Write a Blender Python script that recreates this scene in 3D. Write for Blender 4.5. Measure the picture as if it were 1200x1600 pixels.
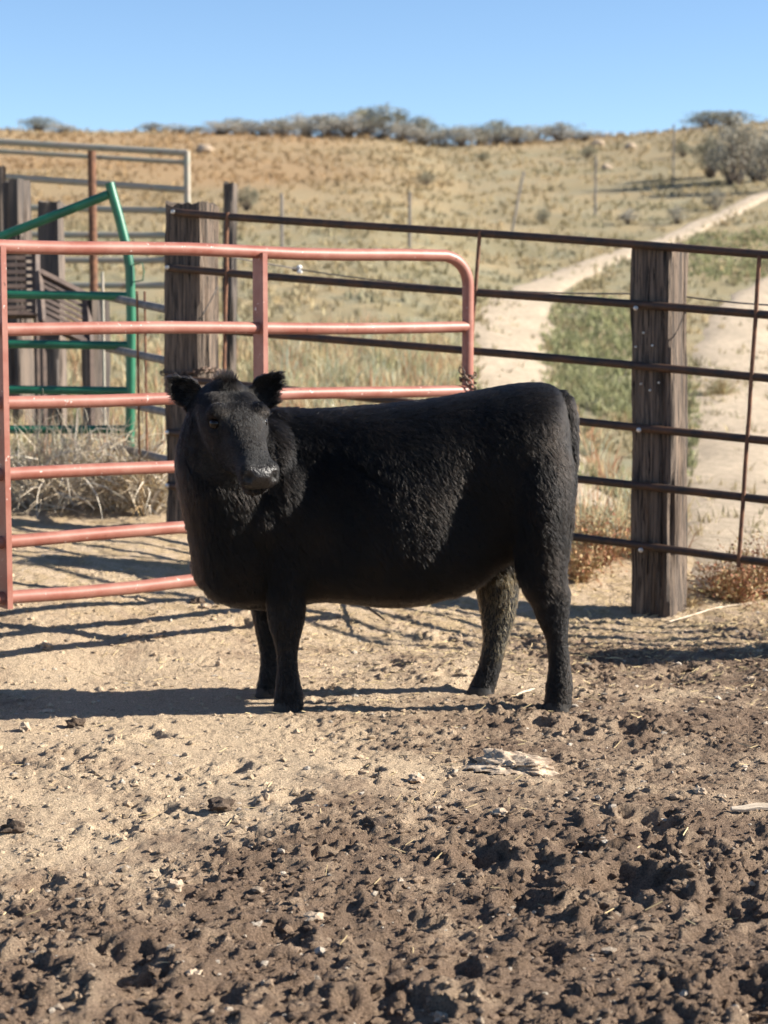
import bpy, bmesh, math, random
import numpy as np
from mathutils import Vector, Matrix

random.seed(7); rng = np.random.default_rng(7)
R = math.radians
scene = bpy.context.scene
for o in list(bpy.data.objects): bpy.data.objects.remove(o)
COL = scene.collection

# ------------------------------------------------------------------ camera, sky, sun, exposure
CAMZ = 1.2; FPX = 3000.0; PITCH = math.atan(300/3000)
cam_d = bpy.data.cameras.new('camera'); cam = bpy.data.objects.new('camera', cam_d); COL.objects.link(cam)
cam.location = (0, 0, CAMZ); cam.rotation_euler = (math.pi/2 - PITCH, 0, 0)
cam_d.sensor_fit = 'VERTICAL'; cam_d.sensor_height = 24; cam_d.lens = FPX/1600*24
cam_d.clip_start = 0.05; cam_d.clip_end = 3000
cam_d.dof.use_dof = True; cam_d.dof.focus_distance = 4.8; cam_d.dof.aperture_fstop = 3.4
scene.camera = cam
SUN_EL, SUN_AZ = R(27), R(0.5)      # azimuth measured from +X towards the camera
world = bpy.data.worlds.new('World'); scene.world = world; world.use_nodes = True
wn = world.node_tree.nodes; wl = world.node_tree.links
sky = wn.new('ShaderNodeTexSky'); sky.sky_type = 'NISHITA'; sky.sun_disc = False
sky.sun_elevation = SUN_EL; sky.sun_rotation = R(90) + SUN_AZ
sky.altitude = 2200; sky.air_density = 1.0; sky.dust_density = 0.15; sky.ozone_density = 3.2
wn['Background'].inputs['Strength'].default_value = 0.072
wl.new(sky.outputs['Color'], wn['Background'].inputs['Color'])
sd = bpy.data.lights.new('sun', 'SUN'); sun = bpy.data.objects.new('sun', sd); COL.objects.link(sun)
sd.energy = 5.0; sd.angle = R(0.5); sd.color = (1.0, 0.93, 0.82)
tosun = Vector((math.cos(SUN_EL)*math.cos(SUN_AZ), -math.cos(SUN_EL)*math.sin(SUN_AZ), math.sin(SUN_EL)))
sun.rotation_euler = tosun.to_track_quat('Z', 'Y').to_euler(); sun.location = (6, 0, 6)
vs = scene.view_settings
vs.view_transform = 'Standard'; vs.look = 'None'; vs.exposure = 1.38; vs.gamma = 1; vs.use_curve_mapping = False
scene.render.engine = 'CYCLES'

# ------------------------------------------------------------------ helpers
CP, SP = math.cos(PITCH), math.sin(PITCH)
def ray(px, py):
    u = (px-600)/FPX; v = (800-py)/FPX
    return Vector((u, CP+v*SP, -SP+v*CP))
def P(px, py, Y):                       # point on a pixel's ray at depth Y
    r = ray(px, py); return Vector((0, 0, CAMZ)) + r*(Y/r.y)

def _hash(ix, iy, seed):
    h = (ix.astype(np.int64)*374761393 + iy.astype(np.int64)*668265263 + seed*974634777) & 0xffffffff
    h = ((h ^ (h >> 13))*1274126177) & 0xffffffff
    h = h ^ (h >> 16)
    return h
def perlin(x, y, seed=0):
    x = np.asarray(x, float); y = np.asarray(y, float)
    x0 = np.floor(x); y0 = np.floor(y); fx = x-x0; fy = y-y0
    def g(ox, oy):
        a = (_hash(x0+ox, y0+oy, seed) & 0xffff)/65536.0*2*np.pi
        return np.cos(a)*(fx-ox) + np.sin(a)*(fy-oy)
    u = fx*fx*fx*(fx*(fx*6-15)+10); v = fy*fy*fy*(fy*(fy*6-15)+10)
    a = g(0,0)*(1-u)+g(1,0)*u; b = g(0,1)*(1-u)+g(1,1)*u
    return (a*(1-v)+b*v)*1.5
def fbm(x, y, sc, octv=4, seed=0, gain=.5):
    t = 0; a = 1; s = 0
    for i in range(octv):
        t = t + a*perlin(np.asarray(x)*sc, np.asarray(y)*sc, seed+i*17); s += a; a *= gain; sc = sc*2.03
    return t/s
def sstep(a, b, x):
    t = np.clip((np.asarray(x, float)-a)/(b-a), 0, 1); return t*t*(3-2*t)

def mesh_np(name, V, F, mat=None, smooth=True, cols=None, attrs=None):
    """V (n,3), F (m,k) k constant -> mesh"""
    V = np.asarray(V, np.float32); F = np.asarray(F, np.int32)
    me = bpy.data.meshes.new(name); k = F.shape[1]
    me.vertices.add(len(V)); me.vertices.foreach_set('co', V.ravel())
    me.loops.add(F.size); me.loops.foreach_set('vertex_index', F.ravel())
    me.polygons.add(len(F)); me.polygons.foreach_set('loop_start', np.arange(0, F.size, k, dtype=np.int32))
    me.update(calc_edges=True)
    me.polygons.foreach_set('use_smooth', np.full(len(F), smooth))
    if cols is not None:
        a = me.color_attributes.new('col', 'FLOAT_COLOR', 'POINT')
        c = np.ones((len(V), 4), np.float32); c[:, :3] = cols; a.data.foreach_set('color', c.ravel())
    for n, d in (attrs or {}).items():
        a = me.attributes.new(n, 'FLOAT', 'POINT'); a.data.foreach_set('value', np.asarray(d, np.float32))
    if mat: me.materials.append(mat)
    me.validate()
    return me

class MB:
    """collects shapes, builds ONE mesh object"""
    def __init__(self): self.v = []; self.f = []
    def add(self, V, F):
        n = len(self.v); self.v += [tuple(p) for p in V]; self.f += [tuple(i+n for i in f) for f in F]; return self
    def box(self, c, s, rot=None):
        V = [Vector((x*s[0]/2, y*s[1]/2, z*s[2]/2)) for x in (-1,1) for y in (-1,1) for z in (-1,1)]
        if rot is not None: V = [rot @ p for p in V]
        V = [p+Vector(c) for p in V]
        return self.add(V, [(0,1,3,2),(4,6,7,5),(0,4,5,1),(2,3,7,6),(0,2,6,4),(1,5,7,3)])
    def tube(self, pts, r, n=12, cap=True, wob=0.0):
        pts = [Vector(p) for p in pts]; m = len(pts); rr = r if hasattr(r, '__len__') else [r]*m
        up = Vector((0,0,1)); V = []; F = []; prev = None
        for i, p in enumerate(pts):
            t = (pts[min(i+1,m-1)]-pts[max(i-1,0)]).normalized()
            if prev is None:
                a = t.cross(up)
                if a.length < .05: a = t.cross(Vector((1,0,0)))
                a.normalize()
            else:
                a = (prev - t*prev.dot(t)).normalized()
            prev = a; b = t.cross(a)
            for j in range(n):
                th = 2*math.pi*j/n; q = rr[i]*(1+wob*random.uniform(-1,1))
                V.append(p + a*(math.cos(th)*q) + b*(math.sin(th)*q))
        for i in range(m-1):
            for j in range(n):
                k = (j+1) % n
                F.append((i*n+j, i*n+k, (i+1)*n+k, (i+1)*n+j))
        if cap:
            V.append(pts[0]); V.append(pts[-1]); a = len(V)-2
            for j in range(n):
                k = (j+1) % n
                F.append((a, k, j)); F.append((a+1, (m-1)*n+j, (m-1)*n+k))
        return self.add(V, F)
    def mesh(self, name, mat, smooth=True):
        me = bpy.data.meshes.new(name); me.from_pydata(self.v, [], self.f); me.update()
        me.polygons.foreach_set('use_smooth', [smooth]*len(me.polygons))
        if smooth: me.set_sharp_from_angle(angle=R(40))
        if mat: me.materials.append(mat)
        return me
    def build(self, name, mat, parent=None, smooth=True):
        return link(name, self.mesh(name, mat, smooth), parent)
def link(name, me, parent=None):
    o = bpy.data.objects.new(name, me); COL.objects.link(o)
    if parent is not None:
        o.parent = parent; o.matrix_parent_inverse = (Matrix.Translation(parent.location) @ parent.rotation_euler.to_matrix().to_4x4()).inverted()
    return o
def tag(o, label=None, cat=None, group=None, kind=None):
    if label: o['label'] = label
    if cat: o['category'] = cat
    if group: o['group'] = group
    if kind: o['kind'] = kind
    return o
def thing(name, label, cat, loc, group=None):
    o = bpy.data.objects.new(name, None); COL.objects.link(o); o.location = loc; o.empty_display_size = .1
    return tag(o, label, cat, group)
def copy_tree(root, loc, rotz=0, scale=(1,1,1), label=None, group=None):
    r = root.copy(); COL.objects.link(r); r.location = loc; r.rotation_euler = (0,0,rotz); r.scale = scale
    if label: r['label'] = label
    if group: r['group'] = group
    for ch in root.children:
        c = ch.copy(); COL.objects.link(c); c.parent = r
        c.matrix_parent_inverse = ch.matrix_parent_inverse
    return r
def seg(a, b, n):
    a = Vector(a); b = Vector(b); return [a.lerp(b, i/n) for i in range(n+1)]

# ------------------------------------------------------------------ materials
def mat_base(name):
    m = bpy.data.materials.new(name); m.use_nodes = True
    return m, m.node_tree.nodes, m.node_tree.links, m.node_tree.nodes['Principled BSDF']
def noisy(name, c1, c2, scale=8, rough=.8, stretch=(1,1,1), lo=.4, hi=.6, detail=6, bump=.0, bscale=None, bdist=.01,
          extra=None, metallic=0, spec=.5, attr=None, rough2=None):
    m, N, L, b = mat_base(name)
    tc = N.new('ShaderNodeTexCoord'); mp = N.new('ShaderNodeMapping'); mp.inputs['Scale'].default_value = stretch
    L.new(tc.outputs['Object'], mp.inputs['Vector'])
    def nz(s, det=detail):
        n = N.new('ShaderNodeTexNoise'); n.inputs['Scale'].default_value = s; n.inputs['Detail'].default_value = det
        n.inputs['Roughness'].default_value = .62; L.new(mp.outputs['Vector'], n.inputs['Vector']); return n
    def mixc(fac, A, B):
        x = N.new('ShaderNodeMix'); x.data_type = 'RGBA'; L.new(fac, x.inputs[0])
        for s, val in ((6, A), (7, B)):
            if isinstance(val, tuple): x.inputs[s].default_value = (*val, 1)
            else: L.new(val, x.inputs[s])
        return x.outputs[2]
    def ramp(src, a, c):
        r = N.new('ShaderNodeMapRange'); r.inputs[1].default_value = a; r.inputs[2].default_value = c; L.new(src, r.inputs[0]); return r.outputs[0]
    f = ramp(nz(scale).outputs['Fac'], lo, hi)
    col = mixc(f, c1, c2)
    if attr:
        a = N.new('ShaderNodeAttribute'); a.attribute_name = attr
        x = N.new('ShaderNodeMix'); x.data_type = 'RGBA'; x.blend_type = 'MULTIPLY'; x.inputs[0].default_value = 1
        L.new(col, x.inputs[6]); L.new(a.outputs['Color'], x.inputs[7]); col = x.outputs[2]
    for (s, c, a, e) in (extra or []):
        col = mixc(ramp(nz(s).outputs['Fac'], a, e), col, c)
    L.new(col, b.inputs['Base Color'])
    b.inputs['Roughness'].default_value = rough; b.inputs['Metallic'].default_value = metallic
    if rough2 is not None: L.new(ramp(f, -rough/(rough2-rough+1e-6), (1-rough)/(rough2-rough+1e-6)), b.inputs['Roughness'])
    b.inputs['Specular IOR Level'].default_value = spec
    if bump:
        bn = N.new('ShaderNodeBump'); bn.inputs['Strength'].default_value = bump; bn.inputs['Distance'].default_value = bdist
        L.new(nz(bscale or scale*3, 8).outputs['Fac'], bn.inputs['Height']); L.new(bn.outputs['Normal'], b.inputs['Normal'])
    return m
M = {}
M['red'] = noisy('red_oxide_paint', (.25,.084,.058), (.35,.165,.125), 8, .45, lo=.35, hi=.7, bump=.12, bscale=90, bdist=.002,
                 extra=[(48,(.56,.44,.39),.655,.69), (34,(.12,.05,.035),.65,.70)], spec=.4)
M['green'] = noisy('green_enamel', (.012,.10,.055), (.02,.15,.08), 6, .38, bump=.1, bscale=80, bdist=.002, extra=[(30,(.16,.08,.05),.70,.75)])
M['pipe'] = noisy('rusted_pipe', (.030,.022,.018), (.095,.045,.024), 14, .55, lo=.38, hi=.72, bump=.3, bscale=120, bdist=.002, extra=[(60,(.19,.085,.04),.66,.74)], metallic=.2)
M['rustrod'] = noisy('rusted_rod', (.10,.045,.025), (.20,.09,.045), 25, .8, bump=.3, bscale=150, bdist=.002)
M['wood'] = noisy('weathered_tie', (.042,.034,.029), (.27,.195,.14), 85, .9, stretch=(1,1,.05), lo=.36, hi=.68, bump=1.0, bscale=130, bdist=.02,
                  extra=[(14,(.12,.09,.07),.55,.72), (110,(.010,.008,.007),.56,.62)])
M['wood_dark'] = noisy('old_dark_wood', (.06,.05,.045), (.15,.115,.09), 20, .9, stretch=(1,1,.08), bump=.6, bscale=60, bdist=.01)
M['galv'] = noisy('pale_gate_paint', (.30,.29,.23), (.36,.30,.235), 6, .5, extra=[(14,(.2,.13,.09),.58,.7)])
M['bolt'] = noisy('bolt_steel', (.45,.43,.4), (.6,.58,.55), 40, .35, metallic=.7)
M['chain'] = noisy('chain_steel', (.06,.045,.035), (.16,.10,.07), 60, .55, metallic=.4)
M['wire'] = noisy('fence_wire', (.09,.085,.08), (.16,.14,.12), 30, .5, metallic=.5)
M['white_plastic'] = noisy('insulator_plastic', (.7,.7,.68), (.8,.8,.78), 20, .4)
M['rock'] = noisy('pale_rock', (.34,.25,.17), (.54,.43,.31), 22, .95, bump=.6, bscale=60, bdist=.01, extra=[(16,(.20,.135,.09),.50,.66),(70,(.16,.11,.075),.60,.70)])
M['stick'] = noisy('bare_stick', (.38,.30,.21), (.58,.48,.37), 30, .85, stretch=(.1,1,1), bump=.4)
M['manure'] = noisy('dark_clod', (.05,.034,.024), (.11,.075,.05), 30, .95, bump=.8, bscale=80, bdist=.01)
M['hoof'] = noisy('hoof_horn', (.010,.009,.008), (.03,.024,.018), 30, .75, bump=.2)
M['slat'] = noisy('brown_slat', (.055,.035,.028), (.10,.066,.05), 14, .7)
M['steelpost'] = noisy('steel_post', (.13,.12,.11), (.22,.19,.17), 20, .7, stretch=(1,1,.2))

def attr_mat(name, rough=.9, transl=.0, nscale=40, amt=.25, bump=0, bscale=200, bdist=.004, coord='Object'):
    m, N, L, b = mat_base(name)
    a = N.new('ShaderNodeAttribute'); a.attribute_name = 'col'
    n = N.new('ShaderNodeTexNoise'); n.inputs['Scale'].default_value = nscale; n.inputs['Detail'].default_value = 8; n.inputs['Roughness'].default_value = .7
    tc = N.new('ShaderNodeTexCoord'); L.new(tc.outputs[coord], n.inputs['Vector'])
    r = N.new('ShaderNodeMapRange'); r.inputs[1].default_value = .3; r.inputs[2].default_value = .7
    r.inputs[3].default_value = 1-amt; r.inputs[4].default_value = 1+amt; L.new(n.outputs['Fac'], r.inputs[0])
    x = N.new('ShaderNodeMix'); x.data_type = 'RGBA'; x.blend_type = 'MULTIPLY'; x.inputs[0].default_value = 1
    L.new(a.outputs['Color'], x.inputs[6]); L.new(r.outputs[0], x.inputs[7]); L.new(x.outputs[2], b.inputs['Base Color'])
    b.inputs['Roughness'].default_value = rough; b.inputs['Specular IOR Level'].default_value = .2
    if bump:
        n2 = N.new('ShaderNodeTexNoise'); n2.inputs['Scale'].default_value = bscale; n2.inputs['Detail'].default_value = 6; n2.inputs['Roughness'].default_value = .75
        L.new(tc.outputs[coord], n2.inputs['Vector'])
        bn = N.new('ShaderNodeBump'); bn.inputs['Strength'].default_value = bump; bn.inputs['Distance'].default_value = bdist
        L.new(n2.outputs['Fac'], bn.inputs['Height']); L.new(bn.outputs['Normal'], b.inputs['Normal'])
    if transl:
        t = N.new('ShaderNodeBsdfTranslucent'); L.new(x.outputs[2], t.inputs['Color'])
        mx = N.new('ShaderNodeMixShader'); mx.inputs[0].default_value = transl
        L.new(b.outputs[0], mx.inputs[1]); L.new(t.outputs[0], mx.inputs[2]); L.new(mx.outputs[0], N['Material Output'].inputs['Surface'])
    return m
M['soil'] = attr_mat('soil', .95, 0, 230, .62, 1.0, 115, .022)
M['track'] = attr_mat('track_dirt', .95, 0, 14, .32, .9, 40, .04)
M['blade'] = attr_mat('grass_blade', .7, .25, 3, .15)
M['leaf'] = attr_mat('sage_leaf', .8, .2, 4, .2)
M['twig'] = attr_mat('dry_twig', .85, 0, 20, .2)
M['clod'] = attr_mat('soil_clod', .95, 0, 230, .5, 1.0, 160, .012)

# ------------------------------------------------------------------ terrain
FOOT = [(190,1520,.075),(712,1522,.055),(1138,1432,.06),(985,1378,.10),(452,1255,.05),(1012,1288,.07),(985,1142,.05),(1060,1045,.06),
        (610,1590,.09),(1180,1570,.08),(60,1370,.05),(370,1205,.05),(1030,1195,.04),(905,1330,.05),(820,1400,.06),(300,1400,.04),
        (520,1330,.05),(905,1145,.04),(700,1070,.05),(240,1160,.05),(120,1190,.05),(560,1210,.05),(850,1480,.05),(430,1460,.06),(1100,1330,.05),
        (760,1340,.06),(640,1430,.05),(180,1290,.05),(40,1500,.05),(330,1570,.06)]
def ground_hit(px, py, z=0.0):
    r = ray(px, py); t = (z-CAMZ)/r.z; return (r.x*t, r.y*t)
FEET = [ground_hit(px, py)+(s,) for px, py, s in FOOT]
for i in range(34):
    FEET.append((rng.uniform(-2.2,2.2), rng.uniform(2.9,7.2), rng.uniform(.03,.06)))
def base_h(x, y):
    x = np.asarray(x, float); y = np.asarray(y, float)
    s = -.6*x + .8*(y-6.5)
    lft = 1-sstep(-.4, 2.2, x)
    bank = .52*(1-np.exp(-np.maximum(0, s-.45)*.36))*(.25+.75*lft)
    d = np.maximum(0, y-11.5-1.2*sstep(0,6,x))
    hill = .128*d*d/(d+3.0)
    yc = 74 - 3*np.sin(x*.05+.6) + .10*x
    over = np.maximum(0, y-yc)
    hill = hill - .15*over*over/(over+6.0) - .02*over
    hill = hill + sstep(14, 40, y)*(.16*perlin(x*.06, y*.06, 5) + .10*perlin(x*.2, y*.2, 6))
    # the ridge climbs a little towards both sides, more to the right
    hill = hill + sstep(22, 65, y)*(.075*np.maximum(0, x) + .022*np.maximum(0, -x))
    return bank + hill
def churn(x, y):                           # 0 sandy .. 1 churned dark soil
    n = fbm(x, y, 1.1, 4, 31)
    reg = .10+.9*sstep(-1.0, 1.35, x*.95 + (5.5-y)*.40 + .02) + .35*(1-sstep(3.3, 4.7, y))     # lower right is darker
    return np.clip(reg + n*.75, 0, 1)*(1-sstep(7.2, 8.6, y))
def detail_h(x, y):
    x = np.asarray(x, float); y = np.asarray(y, float)
    m = 1-sstep(8.5, 12, y)
    ch = churn(x, y)
    h = .028*perlin(x*.9, y*.9, 1) + .016*perlin(x*2.6, y*2.6, 2)
    h = h + (.006+.006*ch)*fbm(x, y, 7, 3, 3)
    b = np.abs(fbm(x, y, 15, 3, 9)); h = h + (.004+.008*ch)*(b-.15)
    pat = .35+.65*sstep(-.15, .35, fbm(x, y, 2.3, 2, 48))
    lump = np.maximum(0, perlin(x*19, y*19, 44)-.22); h = h + (.005+.006*ch)*lump*pat
    lump2 = np.maximum(0, perlin(x*38, y*38, 45)-.10); h = h + (.007+.011*ch)*lump2*pat
    h = h + (.0035+.0045*ch)*perlin(x*58, y*58, 46)*(.5+pat)
    rg_ = np.maximum(0, .16-np.abs(fbm(x, y, 6.5, 2, 49))); h = h - rg_*(.02+.05*ch)*sstep(.05, .4, perlin(x*1.9, y*1.9, 50)+.1)
    wob = np.clip(perlin(x*16, y*16, 52)+.6*perlin(x*34, y*34, 53), -.8, .9)
    for fx, fy, s in FEET:
        r2 = ((x-fx)/s)**2 + ((y-fy)/(s*1.25))**2
        sel = r2 < 9
        if not np.any(sel): continue
        q = np.where(sel, r2*(1+.9*wob), 9)
        h = h - np.where(sel, s*.36*np.exp(-q*q*1.2) - s*.20*np.exp(-(np.sqrt(q)-1.35)**2*6), 0)
    calm = 1
    for lx, ly in CALM:
        calm = calm*(1-.85*np.exp(-((x-lx)**2+(y-ly)**2)/(.075**2)))
    return h*m*calm
CALM = []
def GH(x, y): return float(base_h(x, y) + detail_h(np.array([x]), np.array([y]))[0])
YC = 5.95                                   # depth of the calf's axis
HOOF = {'nf': (451,1112,-.125), 'ff': (423,1090,.115), 'nh': (871,1112,-.125), 'fh': (752,1090,.115)}
for k, (px, py, dy) in HOOF.items():
    p = P(px, py, YC+dy); CALM.append((p.x, p.y))

def grow(a, b, s0, k):
    out = [a]; s = s0
    while abs(out[-1]-a) < abs(b-a): out.append(out[-1] + (s if b > a else -s)); s *= k
    return out[1:]
STEP = .0080
fx = list(np.arange(-2.3, 2.3, STEP)); xs = np.array(grow(-2.3, -160, STEP*1.4, 1.13)[::-1] + fx + grow(fx[-1], 160, STEP*1.4, 1.13))
fy = list(np.arange(3.0, 8.2, STEP)); ys = np.array(grow(3.0, -40, STEP*1.4, 1.13)[::-1] + fy + grow(fy[-1], 260, STEP*1.2, 1.022))
X, Y = np.meshgrid(xs, ys); X = X.ravel(); Y = Y.ravel()
def fieldcol(x, y):
    n1 = fbm(x, y, .35, 4, 71); n2 = fbm(x, y, .09, 3, 81); n3 = fbm(x, y, 1.6, 3, 91)
    straw = np.array([.43,.335,.19]); olive = np.array([.29,.25,.14]); rust = np.array([.38,.255,.135]); sage = np.array([.32,.30,.20]); green = np.array([.13,.17,.06])
    def mx(a, b, t): t = np.clip(t, 0, 1)[:, None]; return a*(1-t)+b*t
    c = mx(np.broadcast_to(straw, (len(x),3)), np.broadcast_to(olive, (len(x),3)), .45+1.5*n1)
    c = mx(c, np.broadcast_to(sage, (len(x),3)), .2+1.5*n3)
    # rust coloured band below the crest, strongest on the left
    band = sstep(26, 42, y)*(1-.8*sstep(-.12, .12, x/np.maximum(y, 1)))
    band = np.maximum(band, .6*sstep(58, 72, y))
    c = mx(c, np.broadcast_to(rust, (len(x),3)), band*(.85+1.0*n2))
    return c
def terrain_hit(px, py, y0=7.0):
    r = ray(px, py); t = y0/r.y*np.exp(np.linspace(0, 3.0, 420))
    below = CAMZ + r.z*t < base_h(r.x*t, r.y*t)
    t = t[int(np.argmax(below))] if below.any() else t[-1]
    return (r.x*float(t), r.y*float(t))
# centre line and half width (pixels) of the two wheel tracks, dropped on the terrain
TRACK = [[(905,800,85),(850,740,85),(815,670,85),(800,600,76),(800,540,68),(812,490,60),(850,448,40),(925,415,30),(1010,388,26),(1090,356,24),(1160,322,24),(1240,285,24),(1330,262,22)],
         [(1160,930,95),(1155,860,95),(1148,780,92),(1145,700,88),(1146,620,78),(1150,550,66),(1160,495,52),(1190,455,36),(1250,425,28),(1350,398,24)]]
TPATH = []
for tr_ in TRACK:
    pts = [np.array(terrain_hit(px, py)+(w*terrain_hit(px, py)[1]/FPX,)) for px, py, w in tr_]
    fine = []
    for k in range(len(pts)-1):
        for q in range(8): fine.append(pts[k]+(pts[k+1]-pts[k])*q/8)
    fine.append(pts[-1]); fine = np.array(fine)
    for _ in range(6): fine[1:-1] = .5*fine[1:-1]+.25*(fine[:-2]+fine[2:])
    TPATH.append(fine)
def groundcol(x, y):
    ch = churn(x, y)
    sand = np.array([.57,.435,.295]); mid = np.array([.39,.285,.195]); dark = np.array([.215,.148,.102])
    n = fbm(x, y, 5, 3, 51); n2 = fbm(x, y, 22, 2, 57)
    t = np.clip(ch*1.25 + .65*n + .4*n2 - .24, 0, 1)[:, None]
    c = np.where(t < .5, sand*(1-2*t)+mid*2*t, mid*(2-2*t)+dark*(2*t-1))
    straw = sstep(6.6, 7.4, y)[:, None]*np.clip(.25+1.6*fbm(x, y, 9, 3, 61), 0, .6)[:, None]
    c = c*(1-straw) + np.array([.43,.31,.17])*straw
    f = sstep(8.6, 11.0, y + .8*fbm(x, y, .8, 3, 63))[:, None]
    return c*(1-f) + fieldcol(x, y)*(.86*f)
Z = base_h(X, Y)
near = (np.abs(X) < 2.7) & (Y > 2.6) & (Y < 12)
Z[near] += detail_h(X[near], Y[near])*(1-sstep(2.3, 2.7, np.abs(X[near])))
mid = (~near) & (Y < 14) & (np.abs(X) < 40)
Z[mid] += .028*perlin(X[mid]*.9, Y[mid]*.9, 1)*(1-sstep(8.5, 12, Y[mid]))
nx, ny = len(xs), len(ys)
i = np.arange((ny-1)*(nx-1)); r = i//(nx-1); c = i % (nx-1); a = r*nx+c
F = np.stack([a, a+1, a+nx+1, a+nx], 1)
ground = link('ground', mesh_np('ground', np.stack([X,Y,Z],1), F, M['soil'], True, groundcol(X, Y)))
tag(ground, 'churned tan and dark brown dirt of the pen running up to a dry grassy hillside', None, None, 'structure')

# dirt track: two wheel tracks climbing the field behind the fence
TV = []; TF = []; TC = []
for side, path in enumerate(TPATH):
    nw = 15; base = len(TV); acc = 0
    for q, (cx, cy, w0) in enumerate(path):
        d = path[min(q+1, len(path)-1)][:2]-path[max(q-1, 0)][:2]; d = d/np.linalg.norm(d); nrm_ = np.array([d[1], -d[0]])
        if q: acc += float(np.linalg.norm(path[q][:2]-path[q-1][:2]))
        for k in range(nw):
            u = k/(nw-1)*2-1
            w = w0*(1+.55*float(fbm(acc*.9, 3.3+side*9+(u > 0)*5, 1.0, 3, 13)))
            xx, yv = cx+nrm_[0]*u*w, cy+nrm_[1]*u*w
            edge = 1-abs(u)**3
            TV.append((xx, yv, float(base_h(xx, yv)) + .028*float(perlin(xx*.9, yv*.9, 1))*(1-float(sstep(8.5,12,yv))) + (.03+.0006*yv)*edge - .02*(1-edge)))
            n = float(fbm(xx, yv, 1.5, 3, 23)); TC.append(np.array([.54,.435,.315])*(1+.25*n))
    for q in range(len(path)-1):
        for k in range(nw-1):
            a = base+q*nw+k; TF.append((a, a+1, a+nw+1, a+nw))
tr = link('dirt_track', mesh_np('dirt_track', TV, TF, M['track'], True, np.array(TC)))
tag(tr, 'pale bare dirt of two wheel tracks curving up the hillside behind the pipe fence', None, None, 'structure')

# ------------------------------------------------------------------ posts, pipe fence, gates
def wood_post(name, label, base, w, d, h, rz, lean=(0,0), seed=1, mat='wood', group=None, nz=70, ns=10, rough=1.0, notch=None):
    """railroad tie: four gridded faces with deep grain cracks, split top"""
    V = []; F = []; per = 4*ns
    for k in range(nz+1):
        z = h*k/nz - (.25 if k == 0 else 0)
        for f in range(4):
            for j in range(ns):
                t = j/ns*2-1
                if f == 0: p = (t*w/2, -d/2)
                elif f == 1: p = (w/2, t*d/2)
                elif f == 2: p = (-t*w/2, d/2)
                else: p = (-w/2, -t*d/2)
                s = f*ns+j
                n = float(perlin(s*.53+seed*7.1, z*1.1, seed)); n2 = float(perlin(s*1.31, z*2.7+seed, seed+3))
                crack = -max(0, abs(n)-.32)*.05*rough
                rr = 1 + (crack + .006*n2 + .008*float(perlin(seed*3.3, z*1.7+f, 8)))/(w*.5)
                c = .93 if j == 0 else (.985 if j in (1, ns-1) else 1)
                zz = z + (k == nz)*.018*rough*float(perlin(s*.8+seed, 5.5, seed+9))
                V.append((p[0]*rr*c + lean[0]*z, p[1]*rr*c + lean[1]*z, zz))
    for k in range(nz):
        for s in range(per):
            a = k*per+s; b = k*per+(s+1) % per
            F.append((a, b, b+per, a+per))
    n0 = len(V); cx = lean[0]*h; cy = lean[1]*h
    top = nz*per
    for s in range(per):
        v = V[top+s]; V.append((cx+(v[0]-cx)*.5, cy+(v[1]-cy)*.5, h+.010*float(perlin(s*.9, 1.1, seed+4))*rough))
    V.append((cx, cy, h-.006))
    for s in range(per):
        b = (s+1) % per; F.append((top+s, top+b, n0+b, n0+s)); F.append((n0+s, n0+b, len(V)-1))
    me = bpy.data.meshes.new(name); me.from_pydata(V, [], F); me.update()
    me.polygons.foreach_set('use_smooth', [True]*len(F)); me.set_sharp_from_angle(angle=R(32)); me.materials.append(M[mat])
    o = link(name, me); o.location = base; o.rotation_euler = (0, 0, rz)
    return tag(o, label, 'post', group)

FD = Vector((-.927, .376, 0)); FR = Vector((1.10, 7.70, 0))     # pipe fence: right post and direction to the left
FANG = math.atan2(-.376, .927)
FN = Vector((FD.y, -FD.x, 0)); FN = FN if FN.y < 0 else -FN       # towards the camera
def fence_pt(px, py):                   # ray meets the vertical fence plane
    r = ray(px, py); n = FN
    t = (FR - Vector((0,0,CAMZ))).dot(n)/r.dot(n)
    return Vector((0,0,CAMZ)) + r*t
railpx = [((270,331),(1195,404)), ((262,418),(1195,499)), ((262,507),(1195,596)), ((262,591),(1195,693)), ((262,675),(1195,788)), ((262,758),(1195,885))]
pz = lambda p: GH(p.x, p.y)
PD = .19                                   # tie depth
back = -FN
def tie(label, p, top_py, w, seed, lean=(0,0), rz=FANG, h=None, off=.0):
    c = Vector((p.x, p.y, 0)) + back*(PD/2+.024) + FD*off
    z0 = GH(c.x, c.y) - .03
    if h is None: h = P(600, top_py, c.y).z - z0
    return wood_post('tie_post', label, (c.x, c.y, z0), w, PD, h, rz, lean, seed, 'wood', 'railroad tie posts of the pipe fence')
postR = tie('railroad tie post with weeds at its foot, standing in the middle of the pipe fence', fence_pt(1015,900), 384, .185, 3, (-.010, 0), FANG-.15, off=-.01)
postL = tie('railroad tie post with a chain round it behind the calf, where the pipe fence ends', fence_pt(281,600), 319, .195, 5, (0, 0), FANG)
p3 = FR + FD*-2.75; postX = tie('railroad tie post where the pipe fence goes on beyond the weeds', p3, 0, .17, 8, (0,0), FANG, h=1.5)

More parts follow.
